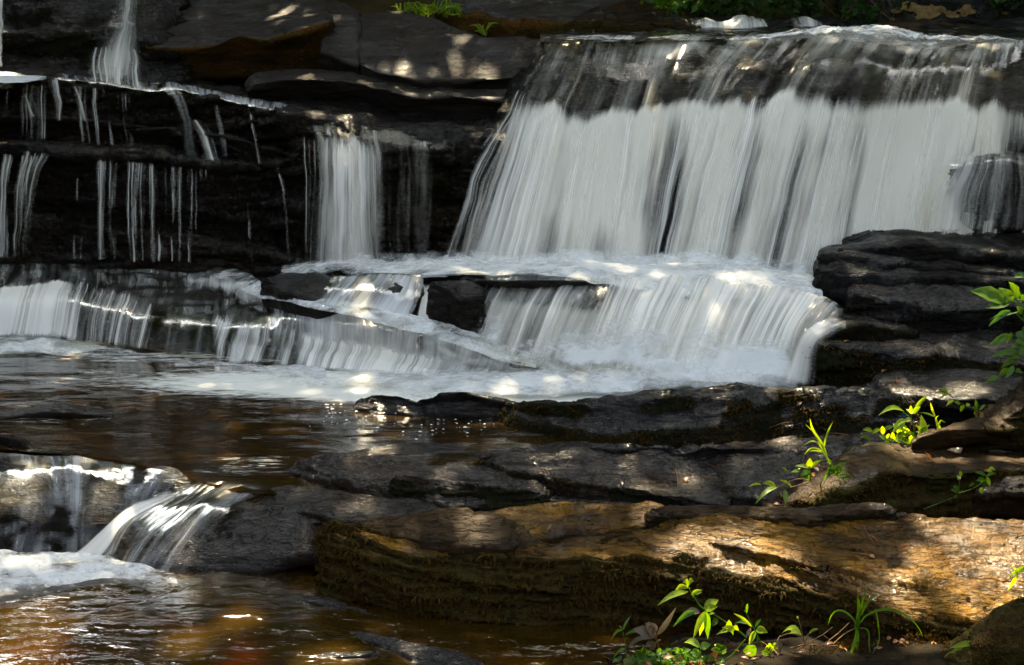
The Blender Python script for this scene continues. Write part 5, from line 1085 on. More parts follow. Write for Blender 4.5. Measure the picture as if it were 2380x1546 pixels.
# wet rim film along the long ledge
wr = waterfall('thin glinting film of water along the rim of the long upper ledge', W(500, 240, 10.1), name='water_film', cat='water film')
RIM = [(100, 178), (190, 188), (310, 198), (380, 204), (480, 224), (560, 238), (640, 256), (690, 266)]; RY = [10.31, 10.28, 10.23, 10.18, 10.08, 9.98, 9.88, 9.82]
sheet(wr, [[(a, b - 16, y + .16), (a, b - 2, y + .01), (a + 3, b + 8, y - .02)] for (a, b), y in zip(RIM, RY)], [[.1, .3, .1]] * 4 + [[.2, .55, .2]] * 4, 'film', 'water_sheet', edge=(.1, .1, .1, .1), seed=141, res=1.4)

# upper cascade behind the crest ------------------------------
wu = waterfall('little cascade tumbling behind the crest of the main fall', W(1700, 88, 11.1), cat='cascade', name='cascade')
sheet(wu, [[(1585, 40, 11.5), (1585, 52, 11.2), (1585, 88, 11.1)], [(1650, 38, 11.5), (1655, 50, 11.18), (1660, 88, 11.08)], [(1720, 40, 11.5), (1730, 54, 11.18), (1740, 88, 11.08)], [(1780, 50, 11.45), (1790, 62, 11.2), (1800, 88, 11.1)]], [[.1, .2, .2], [.3, .7, .6], [.3, .7, .6], [.1, .2, .2]], 'fall', 'water_sheet', edge=(.05, .05, .1, .05), seed=151, wave=.02, res=1.4)
sheet(wu, [[(1830, 48, 11.4), (1828, 60, 11.2), (1825, 86, 11.1)], [(1875, 40, 11.42), (1880, 54, 11.18), (1885, 86, 11.08)], [(1925, 58, 11.4), (1930, 68, 11.2), (1935, 86, 11.1)]], [[.1, .3, .2], [.4, .55, .4], [.1, .3, .2]], 'fall', 'water_sheet', edge=(.1, .1, .1, .05), seed=152, wave=.03, res=1.4)
for se in (161, 162):
    patch('foam', [[(1700, 84, 1.90), (1700, 89, 1.90), (1700, 96, 1.86)], [(1830, 80, 1.91), (1830, 87, 1.91), (1830, 98, 1.86)], [(1950, 72, 1.93), (1950, 84, 1.94), (1950, 108, 1.84)], [(2060, 66, 1.96), (2060, 82, 1.96), (2060, 118, 1.82)], [(2160, 76, 1.93), (2160, 90, 1.92), (2160, 118, 1.81)], [(2280, 86, 1.9), (2280, 96, 1.88), (2280, 112, 1.82)], [(2400, 90, 1.88), (2400, 98, 1.86), (2400, 110, 1.82)]], 'foam',
          [[.3, .6, .1], [.4, .75, .15], [.45, .8, .2], [.5, .8, .25], [.35, .65, .2], [.3, .6, .15], [.1, .25, .05]], parent=wu, lump=.06, lf=6, seed=se, mod=lumpy(.75, .9, 8, se), smooth_v=2)

# right end split fall over the knob --------------------------
wk = waterfall('thin split fall over the dark knob at the right end of the main fall', W(2280, 530, 8.7), cat='waterfall')
sheet(wk, [[(2210, 352, 8.86), (2185, 385, 8.68), (2150, 430, 8.64), (2110, 545, 8.6)], [(2260, 346, 8.84), (2245, 378, 8.64), (2230, 430, 8.6), (2205, 545, 8.58)], [(2330, 344, 8.84), (2325, 375, 8.62), (2318, 430, 8.6), (2300, 545, 8.58)], [(2400, 356, 8.86), (2400, 384, 8.64), (2398, 430, 8.62), (2390, 545, 8.6)]], [[.3, .5, .8, .7], [.2, .35, .4, .4], [.15, .25, .28, .25], [.1, .15, .12, .1]], 'fall', 'water_sheet', edge=(.2, .1, .2, .06), seed=171, res=1.3)

# lower right trickle out of the rock gap ---------------------
wg = waterfall('rounded white spill from the gap between the black rocks, right of the lower cascade', W(1890, 880, 7.6), cat='waterfall')
sheet(wg, [[(1960, 722, 7.92), (1915, 732, 7.76), (1860, 775, 7.62), (1800, 895, 7.55)], [(2010, 736, 7.86), (1950, 748, 7.70), (1885, 795, 7.56), (1850, 900, 7.5)], [(2010, 756, 7.80), (1960, 772, 7.64), (1912, 815, 7.52), (1905, 900, 7.46)]], [[.35, .7, .95, .9], [.25, .45, .8, .7], [.1, .2, .35, .3]], 'fall', 'water_sheet', edge=(.2, .4, .3, .08), seed=181, res=1.4, smooth_v=3)

# lower left cascade ------------------------------------------
wq = waterfall('tongue of water bending over the smooth boulder into white foam, lower left', W(300, 1310, 5.9), cat='cascade', name='cascade')
Q1S = [[(-190, 1036, .075), (-190, 1090, .065), (-190, 1195, -.08), (-190, 1305, -.25)], [(0, 1040, .075), (0, 1086, .065), (0, 1190, -.08), (0, 1300, -.25)], [(150, 1050, .075), (150, 1088, .055), (150, 1185, -.08), (150, 1296, -.25)], [(290, 1066, .055), (288, 1102, .035), (280, 1178, -.08), (270, 1285, -.25)], [(390, 1092, .035), (380, 1118, .01), (350, 1170, -.07), (300, 1262, -.23)], [(455, 1112, .02), (435, 1128, -.01), (400, 1158, -.06), (340, 1225, -.20)]]
def q_mod(D, un, vn, P, U, V):
    return .07 + .24 * noise_at(P, np.array([9, 9, 14.0]), 191) + .10 * np.exp(-((un - .62) / .2) ** 2) * sstep(.65, .2, vn)
sheet(wq, Q1S, [0] * 4, 'film', 'water_sheet', q_mod, edge=(0, .04, .04, .05), amp_u=.02, freq_u=8, seed=91, res=1.2, smooth_v=4, wave=.012)
Q2S = [[(345, 1170, 6.16), (300, 1204, 6.08), (255, 1240, 6.0), (205, 1300, 5.92)], [(470, 1112, .008), (370, 1168, 6.08), (310, 1220, 5.98), (245, 1305, 5.88)], [(560, 1108, .008), (440, 1170, 6.02), (370, 1240, 5.88), (300, 1325, 5.82)], [(630, 1112, .008), (510, 1180, 5.97), (440, 1262, 5.82), (385, 1345, 5.75)], [(690, 1120, .01), (560, 1190, 5.94), (500, 1270, 5.79), (450, 1352, 5.72)]]
sheet(wq, Q2S, [[.1, .25, .4, .45], [.09, .09, .09, .13], [.11, .11, .10, .12], [.12, .12, .10, .09], [.08, .08, .07, .05]], 'film', 'water_sheet', edge=(.05, .2, .3, .04), amp_u=.012, freq_u=14, seed=92, res=1.4, smooth_v=4)
sheet(wq, [[(400, 1132, 6.2), (330, 1172, 6.1), (255, 1215, 6.0), (150, 1295, 5.92)], [(430, 1138, 6.18), (350, 1180, 6.07), (280, 1226, 5.97), (195, 1302, 5.9)], [(440, 1142, 6.16), (362, 1186, 6.05), (300, 1232, 5.95), (235, 1305, 5.88)]], [.35, .85, 1.0, .9], 'fall', 'water_sheet', edge=(.2, .15, .1, .05), seed=93, res=1.5, off=.02)
for se in (201, 202):
    patch('foam', [[(-200, 1270, -.20), (-200, 1310, -.21), (-200, 1420, -.24)], [(0, 1272, -.19), (0, 1312, -.20), (0, 1410, -.24)], [(120, 1268, -.18), (120, 1304, -.19), (120, 1375, -.24)], [(220, 1272, -.19), (220, 1306, -.20), (220, 1350, -.24)], [(310, 1300, -.21), (310, 1322, -.22), (310, 1350, -.24)], [(420, 1336, -.23), (420, 1346, -.235), (420, 1362, -.245)]], 'foam', [[.4, .9, .1], [.5, 1.0, .15], [.6, 1.2, .2], [.6, 1.2, .3], [.5, .9, .3], [.1, .3, .1]], parent=wq, lump=.022, lf=8, seed=se, mod=lumpy(.62, 1.3, 9, se), smooth_v=6)

# foam flecks and bubbles on the pool
fl = []
fr_ = np.random.default_rng(5)
pts = [(fr_.normal(900, 90), fr_.normal(985, 22)) for _ in range(34)] + [(fr_.normal(1090, 60), fr_.normal(990, 12)) for _ in range(16)] + [(fr_.normal(770, 12), fr_.normal(955, 14)) for _ in range(18)]
for a, b in pts:
    p = W(a, min(max(b, 940), 1045), 0.008); s = fr_.uniform(.002, .008)
    th = np.linspace(0, 2 * np.pi, 7)[:-1]
    rr = s * fr_.uniform(.6, 1.3, 6)
    V = np.concatenate([p + np.stack([np.cos(th) * rr * 1.5, np.sin(th) * rr, np.zeros(6)], -1), [p + np.array([0, 0, s * .8])]])
    fl.append((V, np.array([[i, (i + 1) % 6, 6] for i in range(6)]), 1.0))
V, F, tn = join(fl)
o = mesh_from('foam_flecks', V, F, M['foam'], attrs={'dens': tn}); tag(o, 'tiny white foam flecks drifting on the brown pool', 'foam', kind='stuff')
# ------------------------------------------------------------------ moss on the rocks
moss_on('f7', 7500, .03, .004, thr=.30, nzmax=.55, hang=.8, seed=3)
moss_on('f10', 5000, .016, .0028, thr=.2, nzmax=1.0, hang=.2, seed=4)
moss_on('f4', 5000, .018, .003, thr=.3, nzmax=.8, hang=.4, seed=5)
moss_on('k2', 2600, .025, .0035, thr=.35, nzmax=.6, hang=.7, seed=6)
moss_on('k3', 2200, .025, .0035, thr=.35, nzmax=.6, hang=.7, seed=7)
moss_on('f12', 2200, .018, .003, thr=.3, nzmax=.5, hang=.5, seed=8)
moss_on('n4', 1800, .022, .004, thr=.35, nzmax=.5, hang=.7, seed=9)
moss_on('slab_a', 1600, .03, .005, thr=.25, nzmax=.3, hang=.8, seed=10)
moss_on('bank_moss', 1800, .03, .006, thr=.3, nzmax=.9, hang=.4, seed=11)
moss_on('bank_tan', 1500, .03, .006, thr=.3, nzmax=.5, hang=.7, seed=12)
moss_on('f2', 900, .016, .003, thr=.3, nzmax=.75, hang=.4, seed=13, xr=(-.2, .3))

# ------------------------------------------------------------------ plants (drawn in the coordinates of enlarged views)
def view(x0, y0, s): return lambda x, y: ((x0 + x / s) / 1.0504, (y0 + y / s) / 1.0504)
vJ, vK, vL, vM, vB = view(1450, 1400, 5.289), view(1880, 1380, 3.839), view(1800, 940, 3.4), view(2200, 640, 4.83), view(830, 0, 2.7607)
PY = 4.86
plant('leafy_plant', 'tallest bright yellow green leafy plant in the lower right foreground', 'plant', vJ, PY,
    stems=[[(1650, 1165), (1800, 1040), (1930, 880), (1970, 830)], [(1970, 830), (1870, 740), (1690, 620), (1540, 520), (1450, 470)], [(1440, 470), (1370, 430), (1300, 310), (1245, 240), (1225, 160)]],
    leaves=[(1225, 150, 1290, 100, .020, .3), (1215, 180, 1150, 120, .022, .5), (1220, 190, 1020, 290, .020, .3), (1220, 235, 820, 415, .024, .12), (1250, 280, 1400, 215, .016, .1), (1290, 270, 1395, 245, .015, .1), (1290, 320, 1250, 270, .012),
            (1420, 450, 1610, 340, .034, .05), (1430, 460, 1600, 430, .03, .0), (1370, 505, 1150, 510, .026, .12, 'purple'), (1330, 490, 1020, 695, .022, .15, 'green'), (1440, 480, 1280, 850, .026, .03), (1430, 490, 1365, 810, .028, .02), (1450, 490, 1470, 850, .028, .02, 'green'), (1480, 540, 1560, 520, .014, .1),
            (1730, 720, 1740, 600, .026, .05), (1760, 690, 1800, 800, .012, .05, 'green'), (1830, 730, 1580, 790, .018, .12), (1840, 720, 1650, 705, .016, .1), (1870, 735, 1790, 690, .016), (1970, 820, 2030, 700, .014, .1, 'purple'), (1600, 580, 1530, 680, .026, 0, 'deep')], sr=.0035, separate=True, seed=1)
plant('leafy_plant', 'plant with rounded yellow leaves and one big heart shaped leaf, right of the tallest plant', 'plant', vJ, PY + .02,
    stems=[[(2170, 930), (2110, 800), (2080, 740), (2030, 640), (1970, 520), (1925, 450)], [(2110, 880), (2110, 800)]],
    leaves=[(2085, 745, 2245, 765, .030, .15), (2080, 740, 2000, 925, .022, .05), (2090, 750, 2010, 925, .014, .1), (2040, 690, 1800, 515, .014, .05), (1970, 520, 1985, 390, .010, .2, 'green'), (2080, 700, 2160, 590, .012, .1, 'deep'), (2020, 660, 1800, 650, .014, .1, 'deep'), (1980, 930, 2075, 1085, .052, .05, 'green')], separate=True, seed=2, sr=.0028)
plant('seedling', 'thin upright seedling with narrow leaves at the left end of the foreground plants', 'plant', vJ, PY - .02,
    stems=[[(432, 1200), (410, 980), (390, 830), (372, 735)]],
    leaves=[(372, 735, 465, 560, .009, .1), (372, 735, 318, 675, .006, .1), (370, 740, 220, 860, .011, .2), (400, 805, 580, 770, .010, .2), (415, 970, 245, 1105, .011, .2), (430, 970, 700, 840, .014, .2, 'purple')], mat='green', separate=True, seed=3, sr=.003)
plant('leafy_plant', 'purplish plant with toothed grey leaves beside the thin seedling', 'plant', vJ, PY + .03,
    stems=[[(860, 1050), (830, 920), (800, 840), (740, 720)], [(800, 840), (825, 760)]],
    leaves=[(815, 800, 1060, 440, .022, -.05), (760, 820, 500, 720, .044, .1), (790, 830, 660, 640, .030, .1), (800, 760, 740, 640, .028, .1), (800, 830, 450, 960, .018, .15), (800, 890, 720, 1005, .030, .05), (670, 930, 790, 890, .024, 0), (800, 900, 870, 860, .010, .1), (700, 690, 750, 640, .026, .1)], mat='purple', stem_mat='dead', separate=True, seed=4, sr=.003)
r_ = np.random.default_rng(44)
for k, (x0, y0, mt, lb) in enumerate(((1130, 1090, 'green', 'low leafy sprout between the purplish plant and the tallest plant'), (1640, 1060, 'green', 'dark green sprout behind the orange dead leaf'), (620, 1120, 'green', 'short sprout with pointed leaves in front of the purplish plant'), (2270, 1060, 'lit', 'small pale sprout at the right of the heart shaped leaf'))):
    lv = []
    for q in range(11):
        a = r_.uniform(-1.5, 1.5); L = r_.uniform(60, 150); yb = y0 - r_.uniform(0, 90)
        lv.append((x0 + r_.normal(0, 8), yb, x0 + math.sin(a) * L, yb - math.cos(a) * L * .7, r_.uniform(.014, .024), .12, mt if q % 3 else 'lit'))
    plant('seedling', lb, 'plant', vJ, PY - .03, stems=[[(x0, y0 + 60), (x0 + 4, y0), (x0 - 3, y0 - 95)]], leaves=lv, separate=True, seed=60 + k, sr=.0025)
# ground cover of small round leaves
gr = np.random.default_rng(9); g = []
for _ in range(380):
    x, y = gr.uniform(300, 1650), gr.uniform(960, 1230)
    if y < 1000 + 120 * (1 - np.exp(-((x - 1000) / 500) ** 2)): continue
    a, b = vJ(x, y); p = W(a, b, PY - .04 + gr.normal(0, .03)); d = np.array([gr.normal(0, 1), gr.normal(-.4, .6), gr.uniform(-.1, .9)]); d /= np.linalg.norm(d)
    V, F = leaf_geo(p, p + d * gr.uniform(.018, .034), gr.uniform(.012, .02), .1, face=(gr.normal(0, .4), -.5, .8), r=gr); g.append((V, F, gr.uniform(0, 1)))
V, F, tn = join(g); tag(mesh_from('ground_cover', V, F, M['green'], attrs={'tone': tn}), 'mat of small round green leaves under the foreground plants', 'ground cover', kind='stuff')
plant('leafy_plant', 'two leaved yellow sprout in the middle of the small round leaves', 'plant', vJ, PY - .06, stems=[[(1385, 1090), (1380, 1020), (1375, 960)]],
    leaves=[(1375, 960, 1165, 895, .028, .25), (1375, 965, 1505, 920, .030, .1), (1380, 1020, 1230, 1080, .034, .1, 'green'), (1370, 1030, 1330, 1000, .015)], separate=True, seed=6, sr=.0025)
plant('dead_leaf', 'curled orange dead leaf at the bottom edge among the plants', 'dead leaf', vJ, PY - .05, leaves=[(1480, 1250, 1590, 985, .035, .1), (1500, 1220, 1400, 1185, .02, .1), (1500, 1220, 1610, 1120, .016, .1)], mat='dead', seed=7)
plant('sprig', 'drooping sprig of pale leaves left of the pale grass clump, bottom right', 'plant', vK, PY - .03,
    stems=[[(330, 740), (310, 690), (240, 640), (150, 640), (80, 680)], [(320, 720), (285, 570), (260, 490)], [(330, 710), (360, 640), (450, 600)], [(340, 740), (240, 800), (110, 937)], [(380, 745), (370, 830), (395, 930)], [(370, 750), (490, 740)], [(330, 740), (190, 775)], [(350, 730), (500, 650), (600, 570)]],
    leaves=[(300, 660, 110, 640, .024, .25), (280, 640, 180, 640, .02, .25), (90, 660, 60, 720, .022, .1, 'purple'), (75, 700, 95, 830, .024, .05, 'purple'), (265, 510, 250, 478, .008), (360, 650, 455, 600, .010, .2), (60, 740, 0, 790, .014, .1)], stem_mat='twig', separate=True, seed=8, sr=.0025)
plant('grass_clump', 'pale stemmed grass clump with one long arching blade, bottom right', 'grass', vK, PY - .05,
    blades=[[(800, 590), (830, 450), (830, 380), (812, 220), .016], [(840, 480), (855, 400), (880, 280), (905, 210), (940, 145), .009], [(850, 470), (880, 390), (940, 300), (1060, 250), .011], [(845, 540), (900, 450), (1000, 410), (1120, 405), (1260, 450), (1370, 540), (1430, 640), (1425, 690), .010],
            [(800, 540), (760, 470), (700, 430), (630, 405), (570, 460), (540, 580), .008], [(815, 600), (800, 700), (760, 820), (720, 940), .014], [(815, 600), (815, 720), (830, 960), .016], [(800, 600), (820, 520), (845, 450), .022], [(840, 590), (920, 585), (930, 660), (925, 780), (975, 920), .006], [(990, 410), (1010, 500), (1020, 620), (1035, 720), (920, 880), .006]], mat='green', seed=9)
plant('sprig', 'pair of green arching leaves at the bottom right in front of the mossy boulder', 'plant', vK, PY - .2,
    stems=[[(2200, 960), (2100, 860), (1950, 760), (1930, 750)]],
    leaves=[(1935, 750, 1600, 890, .020, .1), (1930, 730, 1680, 780, .022, .05), (1920, 740, 1925, 705, .018), (1830, 770, 1810, 910, .020, .02, 'purple'), (2060, 840, 1880, 960, .026, .05), (2090, 870, 2080, 820, .018), (2100, 880, 2230, 960, .03)], separate=True, seed=10, sr=.003)
plant('grass_clump', 'sprig of grass blades hanging at the right edge over the golden ledge', 'grass', vK, PY + .12, blades=[[(2440, 0), (2330, 40), (2260, 90), (2225, 140), .014], [(2420, 40), (2320, 60), (2260, 0), .010], [(2330, 60), (2300, 120), (2220, 250), .014]], mat='lit', seed=11)
twig_sets = [((480, 760), (640, 640), (760, 520)), ((590, 740), (700, 640), (800, 590)), ((500, 660), (560, 700), (600, 750)), ((930, 780), (1010, 710)), ((910, 930), (960, 830), (1020, 770)), ((1590, 860), (1600, 760), (1580, 680)), ((2340, 940), (2350, 760), (2310, 680)), ((130, 930), (250, 800), (330, 745))]
twl = ['bent twig crossing behind the pale grass clump', 'thin twig rising from the left to the pale grass clump', 'short pale twig lying left of the pale grass clump', 'short twig stub right of the pale grass clump', 'reddish twig leaning at the foot of the pale grass clump', 'upright thin stalk standing alone on the moss, bottom right', 'thin dry stalk against the dark mossy boulder', 'brown runner twig reaching to the bottom edge under the drooping sprig']
for k, (tw, lb) in enumerate(zip(twig_sets, twl)):
    V, F = tube_path(smooth_path([W(*vK(*p), PY + .03 * (i - 1)) for i, p in enumerate(tw)]), .0028, .0014)
    tag(mesh_from('twig', V, F, M['twig']), lb, 'twig')
V, F = leaf_geo(W(*vK(1250, 925), PY - .12), W(*vK(1790, 880), PY - .1), .03, .05, face=(0, -.5, .9)); tag(mesh_from('bark_chip', V, F, M['dead'], attrs={'tone': np.full(len(V), .9)}), 'sunlit orange chip of bark lying on the soil at the bottom edge', 'bark chip')

g = []; r_ = np.random.default_rng(31)
for k in range(170):
    a, b = r_.uniform(1450, 2380), r_.uniform(1440, 1560)
    if b < 1540 - (a - 1450) * .09: continue
    p = W(a, b, 4.86 - (b - 1480) * .0018) + np.array([0, 0, .004]); d = np.array([r_.normal(0, 1), r_.normal(0, .7), r_.normal(.05, .25)]); d /= np.linalg.norm(d)
    if k % 3: V, F = leaf_geo(p, p + d * r_.uniform(.02, .045), r_.uniform(.008, .018), .12, face=(r_.normal(0, .5), -.4, .9), r=r_)
    else: V, F = tube_path([p, p + d * r_.uniform(.02, .05), p + d * r_.uniform(.06, .12) + r_.normal(0, .01, 3)], .0016, .0009, 5)
    g.append((V, F, r_.uniform(0, 1)))
V, F, tn = join(g); tag(mesh_from('leaf_litter', V, F, M['dead'], attrs={'tone': tn}), 'scattered brown leaf litter and twig bits on the soil, bottom right', 'leaf litter', kind='stuff')

r_ = np.random.default_rng(35); n = 5200; g = []
ax, ay = r_.uniform(1880, 2330, n), r_.uniform(1450, 1600, n)
cl = fbm(np.stack([ax / 60, ay / 40, ax * 0], -1), 3, 36)
k_ = (cl > -.1) & (ay > 1500 - (ax - 1900) * .11)
P = np.array([W(a, b, 4.86 - (b - 1480) * .0018) for a, b in zip(ax[k_], ay[k_])]); n = len(P)
dr = r_.normal(0, 1, (n, 3)) * np.array([1, 1, .4]) + np.array([0, 0, .9]); dr /= np.linalg.norm(dr, axis=1, keepdims=True)
sd = np.cross(dr, r_.normal(0, 1, (n, 3))); sd /= np.linalg.norm(sd, axis=1, keepdims=True); L = r_.uniform(.008, .024, n)[:, None]
V = np.stack([P - sd * .0022, P + sd * .0022, P + dr * L], 1).reshape(-1, 3)
tag(mesh_from('moss', V, np.arange(3 * n).reshape(-1, 3), M['moss'], attrs={'tone': np.repeat(r_.uniform(0, 1, n), 3)}, smooth=False), 'low brown green moss growing over the soil, bottom right', 'moss', kind='stuff')

# grit, twigs and leaves caught on the ledges
r_ = np.random.default_rng(37); gl, gp_ = [], []
for key, nl_, np_ in (('f3', 12, 40), ('f4', 14, 40), ('f9', 10, 50), ('f12', 6, 30), ('f2', 8, 30), ('f1', 6, 20), ('n5', 6, 30), ('n4', 6, 20), ('n2', 3, 12), ('f5', 4, 20), ('k3', 3, 14)):
    P, N = ROCKS[key]['P'].reshape(-1, 3), ROCKS[key]['N'].reshape(-1, 3)
    ok = np.nonzero(N[:, 2] > .75)[0]
    cl = sstep(-.1, .5, fbm(P[ok] * 4, 3, 38)) + .03
    for k in r_.choice(ok, nl_, p=cl / cl.sum()):
        p, n = P[k] + N[k] * .004, N[k]; t = r_.normal(0, 1, 3); t -= n * (t @ n); t /= np.linalg.norm(t); t += n * r_.uniform(0, .25)
        if r_.random() < .6: V, F = leaf_geo(p, p + t * r_.uniform(.025, .05), r_.uniform(.01, .022), .1, face=n + r_.normal(0, .25, 3), r=r_)
        else: V, F = tube_path([p, p + t * .05 + n * .004, p + t * r_.uniform(.08, .16) + r_.normal(0, .012, 3)], .002, .001, 5)
        gl.append((V, F, r_.uniform(0, 1)))
    for k in r_.choice(ok, np_, p=cl / cl.sum()):
        p = P[k] + r_.normal(0, .012, 3) * np.array([1, 1, 0]); s = r_.uniform(.003, .010) * r_.uniform(.6, 1.3, 3)
        o8 = np.array([[1, 0, 0], [-1, 0, 0], [0, 1, 0], [0, -1, 0], [0, 0, .7], [0, 0, -.7]]) * s + r_.normal(0, .0012, (6, 3))
        gp_.append((p + o8, np.array([[0, 2, 4], [2, 1, 4], [1, 3, 4], [3, 0, 4], [2, 0, 5], [1, 2, 5], [3, 1, 5], [0, 3, 5]]), 0))
V, F, tn = join(gl); tag(mesh_from('leaf_litter', V, F, M['dead'], attrs={'tone': tn}), 'brown leaf bits and twigs caught on the wet ledges', 'leaf litter', kind='stuff')
V, F, tn = join(gp_); tag(mesh_from('grit', V, F, M['plate'], attrs={'moss': tn}), 'loose grit and small pebbles lying on the ledges', 'grit', kind='stuff')

# plants on the middle ledges, right
plant('grass_clump', 'tall thin grass in the middle of the right foreground, growing on the mossy hump', 'grass', vL, 5.88,
    blades=[[(760, 640), (720, 530), (660, 420), (550, 310), .010], [(750, 620), (700, 480), (620, 370), (600, 265), .014], [(720, 520), (730, 460), (760, 370), (800, 295), .010], [(725, 560), (680, 480), (620, 460), (530, 510), .009], [(730, 580), (680, 530), (600, 520), (550, 590), .007], [(720, 560), (640, 545), (580, 550), .008], [(770, 660), (740, 600), (715, 540), .008]], mat='lit', seed=21)
r_ = np.random.default_rng(22); bl = []
for k in range(26):
    a = r_.uniform(-1.3, 1.3); L = r_.uniform(70, 190); b = (800 + r_.normal(0, 18), 720 + r_.normal(0, 20)); dn = r_.uniform(-.5, 1.2)
    bl.append([b, (b[0] + math.sin(a) * L * .5, b[1] - math.cos(a) * L * .35), (b[0] + math.sin(a) * L * .95, b[1] - L * .3 + dn * L * .7), r_.uniform(.006, .010)])
bl += [[(830, 800), (830, 900), (832, 1000), .004], [(800, 800), (796, 880), (795, 955), .005], [(870, 780), (930, 830), (975, 885), .006], [(860, 775), (900, 765), (942, 748), .012]]
plant('grass_clump', 'tangled small grass clump hanging on the left end of the mossy hump', 'grass', vL, 5.72, blades=bl, mat='green', seed=23)
plant('seedling', 'little plant with one upright lit leaf on the left end of the mossy hump', 'plant', vL, 5.74, stems=[[(610, 800), (605, 720), (600, 660)], [(520, 760), (515, 700)]],
    leaves=[(600, 680, 603, 605, .030, .0), (600, 690, 480, 672, .018, .1), (605, 690, 700, 625, .016, .1), (605, 720, 520, 760, .024, .1, 'green'), (600, 770, 525, 770, .022, .1, 'green'), (515, 720, 445, 725, .016, .1), (515, 700, 515, 690, .012), (590, 800, 620, 740, .02, .1, 'green')], separate=True, seed=24, sr=.003)
plant('creeper', 'creeping runner with narrow leaves lying over the wet plate', 'plant', vL, 5.78, stems=[[(620, 800), (520, 770), (430, 800), (340, 850), (220, 850)], [(440, 1010), (480, 910), (540, 830), (610, 800)], [(440, 850), (520, 830), (620, 790)]],
    leaves=[(340, 850, 150, 990, .026, .15), (320, 840, 205, 815, .022, .1), (200, 828, 90, 850, .012, .15), (395, 870, 400, 995, .022, .0), (450, 845, 350, 790, .014, .1), (415, 720, 365, 685, .012, .1)], stem_mat='twig', separate=True, seed=25, sr=.0025)
r_ = np.random.default_rng(26); lv = []
for k in range(46):
    b = (r_.normal(1330, 110), r_.uniform(380, 470)); a = r_.normal(0, 1.0); L = r_.uniform(45, 110)
    lv.append((b[0], b[1], b[0] + math.sin(a) * L, b[1] - math.cos(a) * L * .8, r_.uniform(.014, .024), .1, 'lit' if r_.random() < .7 else 'green'))
lv += [(1385, 220, 1170, 255, .026, .2), (1450, 240, 1400, 200, .022, .05), (1460, 240, 1520, 180, .024, .1), (1470, 210, 1590, 80, .022, .05), (1440, 240, 1440, 170, .016, .05), (1450, 280, 1380, 310, .022, .1), (1400, 290, 1300, 335, .02, .1), (1410, 350, 1290, 390, .03, .15), (1390, 310, 1330, 345, .024, .1), (1560, 420, 1525, 245, .034, .0), (1490, 430, 1600, 330, .018, .1)]
plant('leafy_plant', 'bushy bunch of bright yellow green leaves behind the mossy hump', 'plant', vL, 6.28, stems=[[(1480, 460), (1460, 330), (1440, 240)], [(1400, 470), (1380, 400)], [(1420, 260), (1380, 225)], [(1570, 470), (1555, 390)]], leaves=lv, separate=True, seed=27, sr=.003)
plant('grass_clump', 'wispy grass just right of the bushy bunch', 'grass', vL, 6.3, blades=[[(1620, 470), (1625, 400), (1620, 365), .012], [(1680, 410), (1660, 330), (1640, 270), (1680, 250), .012], [(1660, 350), (1690, 290), (1735, 320), .009], [(1640, 260), (1615, 200), (1600, 140), .010], [(1640, 265), (1570, 235), (1500, 228), .009], [(1560, 490), (1580, 460), (1600, 445), .01], [(1690, 400), (1680, 360), (1660, 300), .012]], mat='lit', seed=28)
plant('creeper', 'light green trailing sprig across the wet slab beside the brown boulder', 'plant', vL, 6.55, stems=[[(1680, 40), (1760, 75), (1830, 140), (1900, 175), (2000, 215)], [(2000, 215), (1990, 150)]],
    leaves=[(1740, 65, 1640, 70, .018, .1), (1750, 75, 1685, 25, .022, .1), (1760, 75, 1690, 105, .016, .1), (1800, 125, 1730, 180, .016, .1), (1850, 160, 1800, 140, .02), (1880, 170, 1850, 225, .02), (1900, 175, 1930, 160, .02), (1990, 200, 1975, 115, .018, .0, 'green'), (2000, 205, 1940, 190, .016, .1, 'green'), (2010, 210, 2065, 160, .014, .1, 'green'), (1990, 220, 1965, 245, .014)], separate=True, seed=29, sr=.003)
plant('seedling', 'small dark green plant in the hollow right of the mossy hump', 'plant', vL, 5.66, stems=[[(1840, 900), (1845, 820), (1840, 740)], [(1840, 900), (1960, 860), (2050, 800)], [(1550, 1030), (1680, 980), (1800, 930)]],
    leaves=[(1830, 890, 1770, 870, .02, .1), (1840, 880, 1790, 840, .022, .1), (1840, 900, 1870, 880, .02), (1845, 760, 1860, 720, .018), (1840, 790, 1830, 750, .016), (1830, 920, 1790, 940, .014)], mat='green', separate=True, seed=30, sr=.0028)
plant('seedling', 'green sprout with pointed leaves beside the grey brown stone at the right', 'plant', vL, 5.64, stems=[[(2040, 870), (2060, 790), (2070, 745)]],
    leaves=[(2065, 755, 1970, 725, .018, .1), (2070, 755, 2150, 738, .016, .1), (2070, 760, 2095, 840, .022, .0), (2060, 790, 1980, 800, .022, .1), (2040, 810, 2000, 770, .018), (2020, 850, 2025, 900, .02), (1970, 820, 1920, 850, .016), (2080, 720, 2120, 700, .016, .1, 'lit'), (2090, 690, 2140, 710, .014, .1, 'lit')], mat='green', separate=True, seed=31, sr=.0028)
